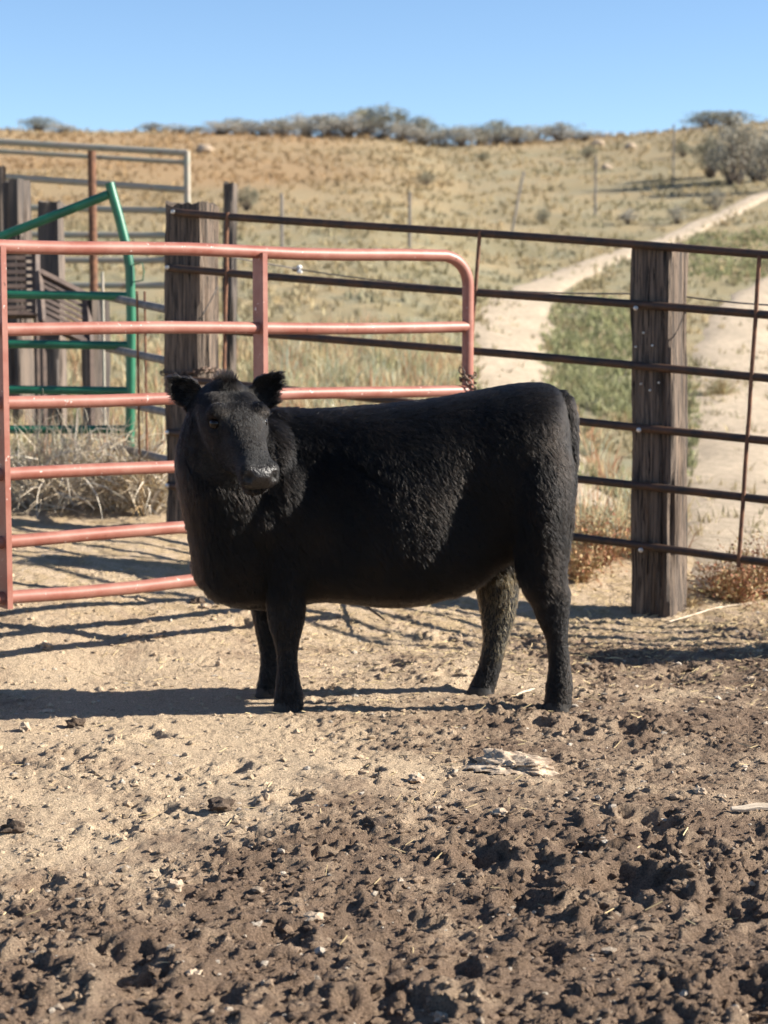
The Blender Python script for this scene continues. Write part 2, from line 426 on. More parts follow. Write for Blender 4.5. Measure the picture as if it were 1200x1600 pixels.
for px, py in ((1004,520),(992,542),(1018,540),(1000,600),(1014,610),(1028,598)):
    c = fence_pt(px, py) + back*.020
    MB().tube([c, c+FN*.010, c+FN*.012], [.005,.005,.003], 7).build('nail', M['bolt'], postR)
FROOT = fence_pt(700, 700)
fence = thing('pipe_fence', 'rusty dark steel fence panel of six thin pipes bolted to railroad ties', 'fence', (FROOT.x, FROOT.y, GH(FROOT.x, FROOT.y)))
PR = .0165
ends = []
for (a, b) in railpx:
    A = fence_pt(*a); B = fence_pt(*b); d = (B-A); E = A + d*1.75
    E.z = B.z + (E-B).length/(B-A).length*(B.z-A.z)*.85
    pts = [A+(E-A)*0]
    for k in range(1, 25):
        t = k/24; q = A.lerp(E, t); q.z += .004*math.sin(t*9+a[1]) ; pts.append(q)
    ends.append((A, E))
    MB().tube(pts, PR, 12).build('rail', M['pipe'], fence)
# upright stays welded behind / in front of the rails
for (a, b) in (((357,336),(349,765)), ((751,366),(718,812)), ((1187,404),(1155,882)), ((1640,430),(1600,960))):
    A = fence_pt(*a) + FN*(PR*.6); B = fence_pt(*b) + FN*(PR*.6)
    A = A + (A-B).normalized()*.012; B = B + (B-A).normalized()*.01
    m = MB().tube([A.lerp(B, k/10)+Vector((random.uniform(-.002,.002),0,0)) for k in range(11)], .0085, 8)
    st = m.build('stay', M['rustrod'], fence)
# bolts through the rails into the ties
for (px, ky) in ((273,0),(264,1),(264,4),(264,5),(995,1),(1000,3),(1003,5),(268,3)):
    (a, b) = railpx[ky]; t = (px-a[0])/(b[0]-a[0]); py = a[1]+t*(b[1]-a[1])
    c = fence_pt(px, py) + FN*(PR-.002)
    MB().tube([c, c+FN*.006, c+FN*.009], [.010,.010,.005], 8).build('bolt', M['bolt'], fence)

# short run of pipe fence going on to the left behind the green gate
LROOT = P(190, 620, 9.2)
lf = thing('pipe_fence', 'short length of grey pipe fence between railroad tie and green gate', 'fence', (LROOT.x, LROOT.y, GH(LROOT.x, LROOT.y)))
for (a, b) in (((272,486),(168,464)), ((272,566),(168,544)), ((272,647),(168,624)), ((272,721),(168,696))):
    MB().tube(seg(P(*a, 8.66), P(*b, 9.5), 8), .019, 10).build('rail', M['steelpost'], lf)
for px in (214, 226):
    MB().tube(seg(P(px, 455, 9.0), P(px+4, 735, 9.0), 6), .006, 6).build('stay', M['rustrod'], lf)

# ---- red gate
GX = Vector((.803, .596, 0)); GN = Vector((.596, -.803, 0))
G0 = P(100, 620, 6.36); G0.z = 0
def gate_pt(px, py):
    r = ray(px, py); t = (G0 - Vector((0,0,CAMZ))).dot(GN)/r.dot(GN); return Vector((0,0,CAMZ)) + r*t
def gate_s(px, py): return (gate_pt(px, py)-G0).dot(GX)
zs = [gate_pt(100, y).z for y in (386, 513.5, 626.5, 737.5, 839, 927)]
s_end = gate_s(731, 520); s_left = -2.0
GR = .0225
gate = thing('red_gate', 'faded red tube livestock gate chained at its free end to the dark pipe fence', 'gate', (G0.x, G0.y, GH(G0.x, G0.y)))
def gp(s, z): return Vector((G0.x+GX.x*s, G0.y+GX.y*s, z))
rad = .11
pts = [gp(s_left + (s_end-rad-s_left)*k/16, zs[0]+.004*math.sin(k*1.3)) for k in range(17)]
for k in range(1, 9):
    th = k/8*math.pi/2; pts.append(gp(s_end-rad+rad*math.sin(th), zs[0]-rad+rad*math.cos(th)))
for k in range(1, 10): pts.append(gp(s_end, zs[0]-rad + (zs[5]+rad-zs[0]+rad)*k/10))
for k in range(0, 9):
    th = k/8*math.pi/2; pts.append(gp(s_end-rad+rad*math.cos(th), zs[5]+rad-rad*math.sin(th)))
for k in range(1, 17): pts.append(gp(s_end-rad + (s_left-s_end+rad)*k/16, zs[5]+.004*math.sin(k*1.7)))
MB().tube(pts, GR, 16).build('frame_tube', M['red'], gate)
for z in zs[1:5]:
    MB().tube([gp(s_left+(s_end-s_left)*k/14, z+.0035*math.sin(k*1.1+z*9)) for k in range(15)], GR*.97, 14).build('rail', M['red'], gate)
MB().tube([gp(s_left, zs[0]+.03), gp(s_left, zs[5]-.03)], GR*1.1, 14).build('hinge_tube', M['red'], gate)
def brace(s):
    W = .062; t = .005
    rot = Matrix((tuple(GX), tuple(GN), (0,0,1))).transposed()
    m = MB(); z1 = zs[0]-.004; z0 = zs[5]-.03
    # web split between the rails with scalloped notches
    m.box(gp(s, (z0+z1)/2)+GN*(.0), (t, W, z1-z0), rot)
    m.box(gp(s+.007, (z0+z1)/2)+GN*(W/2+.0026), (.019, t, z1-z0), rot)
    b = m.build('brace', M['red'], gate, False)
    return b
for px in (404, -2): brace(gate_s(px, 560))
brace(-1.15-.4)
# chain at the free end
def chain(name, label, pts, r=.013, w=.0028, parent=None):
    pts = [Vector(p) for p in pts]
    root = thing(name, label, 'chain', tuple(pts[0]))
    L = [0]
    for i in range(1, len(pts)): L.append(L[-1]+(pts[i]-pts[i-1]).length)
    n = max(2, int(L[-1]/(r*1.75)))
    def at(l):
        for i in range(1, len(pts)):
            if l <= L[i]+1e-6: return pts[i-1].lerp(pts[i], (l-L[i-1])/(L[i]-L[i-1])), (pts[i]-pts[i-1]).normalized()
        return pts[-1], (pts[-1]-pts[-2]).normalized()
    for k in range(n):
        c, t = at((k+.5)/n*L[-1])
        a = t.cross(Vector((0,0,1))); a = a.normalized() if a.length > .1 else Vector((1,0,0)); b = t.cross(a)
        s = a if k % 2 else b; s = (s + (a+b)*random.uniform(-.4,.4)).normalized(); s = (s-t*s.dot(t)).normalized()
        ring = [c + t*(math.cos(th)*r*1.25) + s*(math.sin(th)*r*.72) for th in [2*math.pi*j/10 for j in range(11)]]
        MB().tube(ring, w, 6, cap=False).build('link', M['chain'], root)
    return root
e0 = gp(s_end, 0); ze = lambda py: gate_pt(733, py).z
cpts = []
for k in range(15):
    th = k/14*math.pi*2.2; cpts.append(gp(s_end, ze(585)-.0025*k) + GX*(math.cos(th)*(GR+.006)) + GN*(math.sin(th)*(GR+.006)))
chain('gate_chain', 'rusty chain looped round the end tube of the red gate', cpts)
cf = Vector(fence_pt(722, 592)); 
chain('gate_chain', 'rusty chain hanging across from red gate end to the dark pipe fence',
      [gp(s_end,0)+Vector((-.03,-.03,ze(575))), gp(s_end,0)+Vector((-.012,-.035,ze(588))), gp(s_end,0)+Vector((.01,-.033,ze(600))), gp(s_end,0)+Vector((.028,-.02,ze(608))), gp(s_end,0)+Vector((.032,.0,ze(612)))])
pc = []
zc = P(300, 580, 8.6).z
for k in range(27):
    a = k/26*math.pi*2; sx = max(-1, min(1, math.cos(a)*1.35))*.102; sy = max(-1, min(1, math.sin(a)*1.35))*(PD/2+.014)
    lc = postL.location; pc.append(Vector((lc.x, lc.y, zc+.012*math.sin(a*2+1))) + FD*(-sx) - back*sy)
chain('post_chain', 'rusty chain wrapped tightly round the railroad tie behind the calf\'s head', pc, .016, .0034)
# hinge post, out of the picture on the left
hp = gp(s_left-.13, 0)
wood_post('hinge_post', 'railroad tie post that carries the hinges of the red gate', (hp.x, hp.y, GH(hp.x, hp.y)-.03), .17, .17, 1.55, .64, (0,0), 11)
for z in (zs[1]-.05, zs[4]+.02): MB().tube([gp(s_left, z), gp(s_left-.12, z)], .011, 8).build('hinge', M['chain'], gate)

# ---- green gate behind
GY = 9.35
gg = thing('green_gate', 'green tube gate with a sloping brace, standing among dry weeds behind the red gate', 'gate', tuple(P(203, 730, GY).xy) + (GH(P(203,730,GY).x, GY),))
up = [P(171,286,GY), P(176,305,GY), P(186,340,GY), P(198,388,GY), P(203,420,GY), P(205,500,GY), P(204,600,GY), P(203,700,GY), P(203,745,GY)]
MB().tube(up, .0235, 12).build('upright', M['green'], gg)
MB().tube(seg(P(169,304,GY), P(-330,500,GY-.02), 10), .0225, 12).build('sloping_brace', M['green'], gg)
for y, sl in ((461,.012),(538,.010),(609,.008),(669,-.004)):
    MB().tube(seg(P(204,y+2,GY), P(-330,y-530*sl,GY-.02), 10), .0205, 12).build('rail', M['green'], gg)
MB().tube(seg(P(-330,440,GY-.02), P(-330,760,GY-.02), 6), .0235, 12).build('upright', M['green'], gg)
MB().tube([P(207,414,GY-.02), P(222,411,GY-.02), P(225,424,GY-.02), P(223,438,GY-.02), P(207,441,GY-.02)], .0035, 6).build('latch_loop', M['green'], gg)

# ---- pale gate further back
def field_root(px, Y): x = P(px, 500, Y).x; return (x, Y, float(base_h(x, Y)))
FY = 15.0
pg = thing('pale_gate', 'pale weathered tube gate with rusty rails standing far behind the green gate', 'gate', field_root(292, FY))
gz = float(base_h(P(292,500,FY).x, FY))
for k, (yl, yr) in enumerate(((218,239),(272,297),(322,330),(366,368),(406,407),(446,446))):
    A = P(-60, yl, FY+.3); B = P(292, yr, FY)
    MB().tube(seg(A, B, 8), .027, 10).build('rail', M['galv'], pg)
    if k == 0: MB().tube([p+Vector((0,.03,-.07)) for p in seg(A, B, 8)], .02, 10).build('rail', M['galv'], pg)
for px, yt in ((292,236),(-60,216)):
    A = P(px, yt, FY); Bz = GH(A.x, FY); MB().tube(seg(A, (A.x, FY, Bz-.05), 6), .027, 10).build('upright', M['galv'], pg)
def pipe_post(name, label, px, ytop, Y, r, m, group=None, lean=0, cap=True):
    A = P(px, ytop, Y); z0 = float(base_h(A.x, Y))-.08
    o = MB().tube([(A.x+lean, Y, z0)] + seg((A.x+lean*.8, Y, z0+.1), A, 5), r, 9).build(name, M[m])
    return tag(o, label, 'post', group)
pipe_post('pipe_post', 'rusty brown pipe post in front of the pale gate', 143, 236, 14.0, .030, 'rustrod')
pipe_post('pipe_post', 'thin pale rod post standing between the slatted crate side and green upright', 160, 425, 10.6, .008, 'galv')
def rough_post(label, px, ytop, Y, w, seed, lean=(0,0), name='wood_post'):
    A = P(px, ytop, Y); z0 = GH(A.x, Y)-.05
    return wood_post(name, label, (A.x, Y, z0), w, w*.9, A.z-z0, .2*seed, lean, seed, 'wood_dark', None, 24, 6, 1.4)
rough_post('dark wooden post with square cut top beside the taller slatted crate side', 26, 283, 12.2, .14, 21)
rough_post('shorter brown wooden post between dark square post and rusty pipe', 79, 316, 11.8, .15, 23)
rough_post('tall blackened wooden post beside the dark square topped post', -2, 262, 12.8, .10, 25)
rough_post('short split wooden post low behind the green gate rails', 146, 468, 10.9, .13, 27, (.02,0))
rough_post('slim grey wooden stake rising just behind the chained railroad tie', 355, 287, 14.5, .085, 29, (.02,0))
# woven slatted crate panels
def slat_panel(label, A, B, C, n, Y):
    """A top-left, B top-right, C bottom-left pixels"""
    a, b, c = P(*A, Y), P(*B, Y+.05), P(*C, Y-.12); d = b+(c-a)
    root = thing('slatted_crate_side', label, 'crate', tuple(c))
    for q, (s, e) in enumerate(((a,b),(c,d),(a,c),(b,d))):
        MB().tube(seg(s, e, 2), .024, 4).build('frame_bar', M['slat'], root, False)
    for k in range(1, n):
        t = k/n; s = a.lerp(c, t); e = b.lerp(d, t)
        mid = (s+e)/2; L = (e-s).length; xa = (e-s).normalized(); za = (c-a).normalized(); ya = za.cross(xa).normalized(); za = xa.cross(ya)
        MB().box(mid, (L, .008, (c-a).length/n*.55), Matrix((xa, ya, za)).transposed()).build('slat', M['slat'], root, False)
    # legs down to the ground
    for p in (c, d):
        g = GH(p.x, p.y+.02)
        MB().tube([(p.x, p.y+.02, p.z+.02), (p.x, p.y+.02, g-.05)], .02, 5).build('leg', M['slat'], root, False)
slat_panel('dark brown slatted crate side leaning behind green gate, the taller one', (-20,392),(56,392),(-20,492), 9, 11.2)
slat_panel('low dark brown slatted crate side with a sloping top, behind the green gate rails', (60,425),(134,462),(66,502), 8, 10.8)

# ---- field fence: thin posts and sagging wires
labels = ['thin grey field fence post behind the free end of the red gate', 'leaning thin field fence post left of the track', 'thin dark field fence post with a pale rock beside its top',
          'tall thin field fence post nearest the big grey sagebrush', 'thin field fence post nearest the grey wooden stake']
for (px, yt, yb), lb, ln in zip(((640,300,388),(818,268,366),(931,243,340),(1053,194,290),(440,302,395)), labels, (0,-.25,0,0,0)):
    pipe_post('field_fence_post', lb, px, yt, terrain_hit(px, yb)[1], .021, 'steelpost', 'thin posts of the field fence', ln)
# hot wire behind the pipe fence with its insulator
W0 = P(360, 402, 8.75); W1 = P(468, 421, 9.1); W2 = P(985, 458, 8.1); W3 = P(1068, 462, 8.1); W4 = P(1290, 480, 7.4)
wire = []
for a, b, s in ((W0,W1,.0),(W1,P(980,459,8.0),.03),(P(980,459,8.0),P(1060,462,7.95),.0),(P(1060,462,7.95),W4,.01)):
    for k in range(9):
        t = k/9; q = a.lerp(b, t); q.z -= s*4*t*(1-t); wire.append(q)
tag(MB().tube(wire, .0035, 5).build('fence_wire', M['wire']), 'slack dark wire running from tie to tie behind the pipe fence', 'wire')
ins = thing('wire_insulator', 'small white insulator on the wire just below the red gate\'s top rail', 'insulator', tuple(W1))
MB().tube([W1+Vector((-.035,0,.002)), W1+Vector((-.03,0,.002)), W1+Vector((.01,0,-.002))], [.006,.012,.012], 10).build('spool', M['wire'], ins)
MB().tube([W1+Vector((.0,-.004,.020)), W1+Vector((0,-.004,.012)), W1+Vector((.0,-.004,.0)), W1+Vector((0,-.004,-.013)), W1+Vector((0,-.004,-.020))], [.007,.014,.009,.014,.008], 12).build('collar', M['white_plastic'], ins)
dw = [P(340,448,8.50), P(330,468,8.40), P(318,490,8.38), P(310,502,8.40)]
tag(MB().tube(dw, .003, 5).build('tie_wire', M['wire']), 'loose bent wire tied across the side of the chained railroad tie', 'wire')

# ------------------------------------------------------------------ the calf
S = 1/508.0
def Q(px, py, dy): return P(px, py, YC+dy)
calfV = []; calfF = []
def add_closed(rings):
    """rings: list of lists of Vectors, same count; capped"""
    global calfV, calfF
    n = len(rings[0]); b = len(calfV)
    for r_ in rings: calfV += [tuple(p) for p in r_]
    for i in range(len(rings)-1):
        for j in range(n):
            k = (j+1) % n; calfF.append((b+i*n+j, b+i*n+k, b+(i+1)*n+k, b+(i+1)*n+j))
    c0 = sum((Vector(p) for p in rings[0]), Vector())/n; c1 = sum((Vector(p) for p in rings[-1]), Vector())/n
    calfV += [tuple(c0), tuple(c1)]; m = len(calfV)
    for j in range(n):
        k = (j+1) % n
        calfF.append((m-2, b+k, b+j)); e = b+(len(rings)-1)*n; calfF.append((m-1, e+j, e+k))
def sup(t, p):
    c = math.cos(t); return math.copysign(abs(c)**(2/p), c)
def interp(rows, n):
    """Catmull-Rom through rows of numbers"""
    rows = [np.array(r_, float) for r_ in rows]; out = []
    m = len(rows)-1
    for i in range(n+1):
        u = i/n*m; k = min(int(u), m-1); t = u-k
        p0 = rows[max(k-1,0)]; p1 = rows[k]; p2 = rows[k+1]; p3 = rows[min(k+2,m)]
        out.append(.5*((2*p1)+(p2-p0)*t+(2*p0-5*p1+4*p2-p3)*t*t+(3*p1-p0-3*p2+p3)*t**3))
    return out
NR = 36
# torso: px x, top y, bottom y, half width (m), widest level (0 top..1 bottom), lateral offset
torso = [(318,735,900,.08,.6),(330,705,925,.12,.6),(355,668,944,.165,.58),(395,646,950,.195,.56),(440,640,950,.205,.55),(500,640,938,.215,.55),
         (560,636,942,.245,.56),(620,631,946,.262,.56),(680,624,938,.26,.54),(740,613,915,.24,.5),(790,604,880,.225,.46),(835,600,860,.215,.45),
         (862,605,850,.19,.45),(878,630,838,.15,.45),(886,670,810,.09,.45)]
rings = []
for x, yt, yb, hw, wl_ in interp(torso, 60):
    top = Q(x, yt, 0); bot = Q(x, yb, 0); zc = top.z+(bot.z-top.z)*wl_
    ring = []
    for j in range(NR):
        th = 2*math.pi*j/NR
        yv = hw*sup(th, 2.25); s = math.sin(th); zz = math.copysign(abs(s)**(2/2.25), s)
        z = zc + zz*((top.z-zc) if zz > 0 else (zc-bot.z))
        ring.append(Vector((top.x, YC+yv, z)))
    rings.append(ring)
add_closed(rings)
def leg(rows, n=26):
    rings = []
    for x, y, rx, ry, dy in interp(rows, n):
        c = Q(x, y, dy)
        rings.append([Vector((c.x+rx*S*sup(2*math.pi*j/24, 2.1), c.y+ry*math.copysign(abs(math.sin(2*math.pi*j/24))**(2/2.1), math.sin(2*math.pi*j/24)), c.z)) for j in range(24)])
    add_closed(rings[::-1])
# centre x, y, fore-aft radius px, lateral radius m, lateral offset
leg([(838,660,40,.07,-.11),(836,720,56,.10,-.125),(836,780,57,.11,-.135),(838,825,48,.095,-.14),(842,870,41,.072,-.14),(848,905,36,.055,-.137),(858,932,32,.044,-.135),(863,962,25,.038,-.132),
     (870,1000,16,.029,-.13),(874,1040,16,.028,-.127),(874,1070,20,.034,-.125),(872,1092,20,.036,-.125),(870,1108,22,.04,-.125)])
leg([(820,680,40,.08,.10),(806,750,55,.09,.125),(796,810,50,.09,.13),(786,860,40,.07,.125),(777,900,38,.058,.12),(778,935,32,.048,.12),(778,965,27,.038,.118),
     (774,1000,20,.030,.116),(767,1035,18,.029,.115),(758,1062,20,.032,.115),(752,1078,21,.034,.115),(750,1090,23,.038,.115)])
leg([(430,740,45,.06,-.125),(438,800,52,.085,-.13),(445,855,42,.08,-.13),(447,900,35,.066,-.128),(447,940,31,.052,-.126),(447,972,27,.045,-.125),(448,1000,19,.033,-.125),
     (449,1035,15,.027,-.125),(450,1065,18,.031,-.125),(451,1085,21,.035,-.125),(451,1108,22,.04,-.125)])
leg([(420,820,40,.07,.12),(416,880,36,.065,.12),(416,920,31,.056,.118),(419,955,27,.046,.116),(421,985,22,.038,.115),(423,1020,17,.029,.115),(424,1048,18,.031,.115),(423,1068,21,.035,.115),(422,1088,23,.04,.115)])
def blob(c, r, rot=None, n=14):
    c = Vector(c); rings = []
    for i in range(1, n):
        ph = math.pi*i/n
        ring = []
        for j in range(20):
            th = 2*math.pi*j/20
            p = Vector((r[0]*math.sin(ph)*math.cos(th), r[1]*math.sin(ph)*math.sin(th), -r[2]*math.cos(ph)))
            ring.append(c + (rot @ p if rot else p))
        rings.append(ring)
    add_closed(rings)
# brisket and neck
for x, y, rx, ry, rz, dy in interp([(382,872,80,.15,.150,-.05),(374,840,76,.15,.15,-.08),(364,790,75,.15,.15,-.11),(354,745,74,.145,.145,-.14),(348,705,68,.13,.13,-.165),(348,670,58,.115,.115,-.185),(352,645,49,.10,.10,-.20)], 16):
    blob(Q(x, y, dy), (rx*S, ry, rz))
for x, y, r_, dy in ((440,770,.15,-.09),(445,830,.12,-.10),(405,730,.15,-.09),(400,800,.15,-.10),(425,695,.11,-.04),(455,690,.10,0),(345,880,.085,-.01)):
    blob(Q(x, y, dy), (r_, r_*.95, r_))
# head frame
HO = Q(353, 605, -.235)
HA = Vector((.140,-.262,-.250)).normalized(); HB = (Vector((0,0,1)) - HA*HA.z).normalized()
roll = R(0); HC = HA.cross(HB).normalized()
if HC.x < 0: HC = -HC
def H(t, c, b): return HO + HA*(t*.94) + HC*(c*1.05) + HB*b
head = [(-.045,.035,-.03,-.10),(-.02,.065,-.005,-.13),(.03,.085,.018,-.15),(.08,.094,.028,-.165),(.13,.094,.030,-.172),(.175,.082,.024,-.17),(.22,.064,.014,-.15),
        (.26,.052,.006,-.124),(.295,.050,.0,-.110),(.33,.055,.0,-.104),(.36,.058,-.004,-.100),(.38,.052,-.014,-.092),(.390,.036,-.026,-.080)]
rings = []
for t, hw, tb, bb in interp(head, 40):
    mid = tb+(bb-tb)*.42; ring = []
    for j in range(NR):
        th = 2*math.pi*j/NR; s = math.sin(th); zz = math.copysign(abs(s)**(2/2.5), s)
        wdt = hw*sup(th, 2.3)
        if s < 0: wdt *= 1-.32*abs(s)            # narrower jaw
        ring.append(H(t, wdt, mid + zz*((tb-mid) if zz > 0 else (mid-bb))))
    rings.append(ring)
# orientation of ring relative to axis
nrm = (Vector(rings[0][1])-Vector(rings[0][0])).cross(Vector(rings[1][0])-Vector(rings[0][0]))
if nrm.dot(Vector(rings[0][0])-H(-.045,0,-.05)) < 0: rings = rings[::-1]
add_closed(rings)
EYES = [H(.150, s*.087, -.010) for s in (-1, 1)]
for s in (-1, 1):
    blob(H(.122, s*(.062 if s < 0 else .052), .004), (.034,.034,.030))     # brow
    blob(H(.348, s*.034, -.028), (.026,.026,.028))    # nostril wings
blob(H(.005, 0, .0), (.045,.04,.03))                 # poll
blob(H(.352, 0, -.088), (.034,.034,.026))             # chin / lower lip
def ear(base, tip, face, width, n=12, m=16):
    base = Vector(base); tip = Vector(tip); ax = (tip-base); L = ax.length; ax.normalize()
    f = (Vector(face)-ax*Vector(face).dot(ax)).normalized(); w = ax.cross(f).normalized()
    rings = []
    prof = [(.0,.30),(.12,.62),(.3,.95),(.48,1.0),(.66,.86),(.82,.58),(.94,.28),(1.0,.08)]
    for t, k in interp(prof, n):
        ring = []
        hw = width/2*k; th_ = .010 + .006*(1-t)
        for j in range(m):
            a = 2*math.pi*j/m; u = math.cos(a); v = math.sin(a)
            cup = -.030*(1-u*u)*k                     # dished
            ring.append(base + ax*(L*t) + w*(hw*u) + f*(cup + th_*.5*v*(1 if abs(u) < .9 else .5)))
        rings.append(ring)
    n0 = (Vector(rings[3][1])-Vector(rings[3][0])).cross(Vector(rings[4][0])-Vector(rings[3][0]))
    if n0.dot(w) < 0: rings = rings[::-1]
    add_closed(rings)
EAR = [(Q(314,632,-.185), Q(261,590,-.195), Vector((-.10,-1,.05)), .105), (Q(392,642,-.185), Q(440,581,-.175), Vector((.30,-.95,0)), .112)]
for b_, t_, f_, w_ in EAR:
    ear(b_, t_, f_, w_); blob(b_, (.028,.028,.028))
# tail: lies down along the back of the rump
tail = [(850,618,.0,.014),(878,622,-.01,.020),(890,645,-.015,.021),(895,690,-.02,.017),(895,740,-.02,.014),(891,800,-.02,.012),(884,860,-.02,.012),(874,920,-.02,.012)]
for x, y, dy, r_ in interp(tail, 50): blob(Q(x, y, dy), (r_, r_, r_*1.2), None, 8)

raw = bpy.data.meshes.new('calf_raw'); raw.from_pydata(calfV, [], calfF); raw.update()
ro = bpy.data.objects.new('calf_raw', raw); COL.objects.link(ro)
bm_ = bmesh.new(); bm_.from_mesh(raw); bm_.to_mesh(raw); bm_.free()
md = ro.modifiers.new('r', 'REMESH'); md.mode = 'VOXEL'; md.voxel_size = .0068; md.use_smooth_shade = True
md2 = ro.modifiers.new('s', 'SMOOTH'); md2.factor = .5; md2.iterations = 5
dg = bpy.context.evaluated_depsgraph_get(); me = bpy.data.meshes.new_from_object(ro.evaluated_get(dg))
bpy.data.objects.remove(ro)
n = len(me.vertices); V = np.empty(n*3, np.float32); me.vertices.foreach_get('co', V); V = V.reshape(-1,3).astype(float)
edges = np.empty(len(me.edges)*2, np.int32); me.edges.foreach_get('vertices', edges); edges = edges.reshape(-1,2)
def npv(v): return np.array(v, float)
hO, hA, hB, hC = npv(HO), npv(HA), npv(HB), npv(HC)
def headco(Vv): d = Vv-hO; return d@hA/.94, d@hC/1.05, d@hB
# extra smoothing of the body only (keeps the head crisp)
ht, hc, hb = headco(V)
ishead = ((ht > -.05) & (ht < .42) & (np.abs(hc) < .13) & (hb > -.20) & (hb < .09))
legz = V[:,2] < .40
wgt = np.where(ishead, .0, np.where(legz, .25, .5))
deg = np.bincount(edges.ravel(), minlength=n)[:, None]
for it in range(26):
    acc = np.zeros_like(V)
    for ax in range(3):
        acc[:,ax] = np.bincount(edges[:,0], V[edges[:,1],ax], n) + np.bincount(edges[:,1], V[edges[:,0],ax], n)
    lap = acc/np.maximum(deg,1)-V
    V = V + lap*wgt[:,None]*(1.0 if it % 2 == 0 else -.92)
me.vertices.foreach_set('co', V.astype(np.float32).ravel()); me.update()
def vnorm():
    a = np.empty(n*3, np.float32); me.vertex_normals.foreach_get('vector', a); return a.reshape(-1,3).astype(float)
NV = vnorm()
# sculpting pushes: centre, radius, amount along the normal
def push(c, r_, amt, only=None, direction=None):
    global V
    d = np.linalg.norm(V-npv(c), axis=1); w = np.exp(-(d/r_)**2*1.6)
    if only is not None: w = w*only
    V = V + (NV if direction is None else npv(direction)[None,:])*(w*amt)[:,None]
nearside = (V[:,1] < YC).astype(float)
for x, y, r_, a in ((775,820,.09,-.030),(745,780,.09,-.016),(785,870,.06,-.022),(490,760,.10,-.012),(488,860,.07,-.020),(700,650,.08,-.008),(835,690,.09,.012),
                    (448,720,.10,.014),(462,800,.08,.014),(835,800,.07,.010),(845,612,.05,.010),(560,820,.15,.01)):
    push(Q(x, y, -.24), r_*1.6, a, nearside)
for s, E in zip((-1,1), EYES):
    push(E, .020, -.012)
    push(H(.135, s*.080, .014), .020, .006)
    push(H(.374, s*.036, -.032), .0145, -.030)         # nostrils
    push(H(.20, s*.075, -.03), .04, -.010)
push(H(.33, 0, .0), .03, -.004)
mouth = (np.abs(hb+.074-.02*(ht-.34)) < .006) & (ht > .27) & (ht < .41)
V = V - NV*(mouth*.014)[:,None]
me.vertices.foreach_set('co', V.astype(np.float32).ravel()); me.update(); NV = vnorm()
ht, hc, hb = headco(V)
muz = sstep(.348, .362, ht + .30*np.minimum(0, hb+.05))*sstep(-.072, -.062, hb)*(1-sstep(.044, .056, np.abs(hc)))*(hb < .05)*(ht < .45)
for s_ in (-1,1):
    muz = muz*(1-np.exp(-(np.linalg.norm(V-npv(H(.370, s_*.036, -.032)), axis=1)/.013)**4))
am = me.attributes.new('muzzle', 'FLOAT', 'POINT'); am.data.foreach_set('value', muz.astype(np.float32))
m, N, L, b = mat_base('black_hide'); M['hide'] = m
a = N.new('ShaderNodeAttribute'); a.attribute_name = 'muzzle'
mr = N.new('ShaderNodeMapRange'); mr.inputs[3].default_value = .75; mr.inputs[4].default_value = .40; L.new(a.outputs['Fac'], mr.inputs[0])
nz = N.new('ShaderNodeTexNoise'); nz.inputs['Scale'].default_value = 110; nz.inputs['Detail'].default_value = 4
tc = N.new('ShaderNodeTexCoord'); L.new(tc.outputs['Object'], nz.inputs['Vector'])
x = N.new('ShaderNodeMix'); x.data_type = 'RGBA'; x.inputs[6].default_value = (.006,.0055,.005,1); x.inputs[7].default_value = (.011,.009,.0085,1); L.new(a.outputs['Fac'], x.inputs[0])
L.new(x.outputs[2], b.inputs['Base Color']); L.new(mr.outputs[0], b.inputs['Roughness'])
bn = N.new('ShaderNodeBump'); bn.inputs['Strength'].default_value = .7; bn.inputs['Distance'].default_value = .006; L.new(nz.outputs['Fac'], bn.inputs['Height']); L.new(bn.outputs['Normal'], b.inputs['Normal'])
b.inputs['Specular IOR Level'].default_value = .4
me.materials.clear(); me.materials.append(m); me.polygons.foreach_set('use_smooth', [True]*len(me.polygons))
cx = Q(640, 1100, 0)
calf = thing('calf', 'black woolly calf standing side on with its head turned to look over', 'calf', (cx.x, YC, 0))
body = link('body', me, calf)
# eyes
me_, N, L, b = mat_base('eye_glass'); b.inputs['Base Color'].default_value = (.006,.004,.003,1); b.inputs['Roughness'].default_value = .16; b.inputs['Specular IOR Level'].default_value = .25
for s, E in zip((-1,1), EYES):
    mb = MB(); rr = .0165; rg = []
    c = E - (HC*s*.9+HB*.3).normalized()*(.0135 if s < 0 else .020)
    vv = []; ff = []
    for i in range(9):
        ph = math.pi*i/8
        for j in range(14): vv.append(c+Vector((math.sin(ph)*math.cos(2*math.pi*j/14), math.sin(ph)*math.sin(2*math.pi*j/14), math.cos(ph)))*rr)
    for i in range(8):
        for j in range(14): ff.append((i*14+j, i*14+(j+1)%14, (i+1)*14+(j+1)%14, (i+1)*14+j))
    mb.add(vv, ff).build('eye', me_, calf)
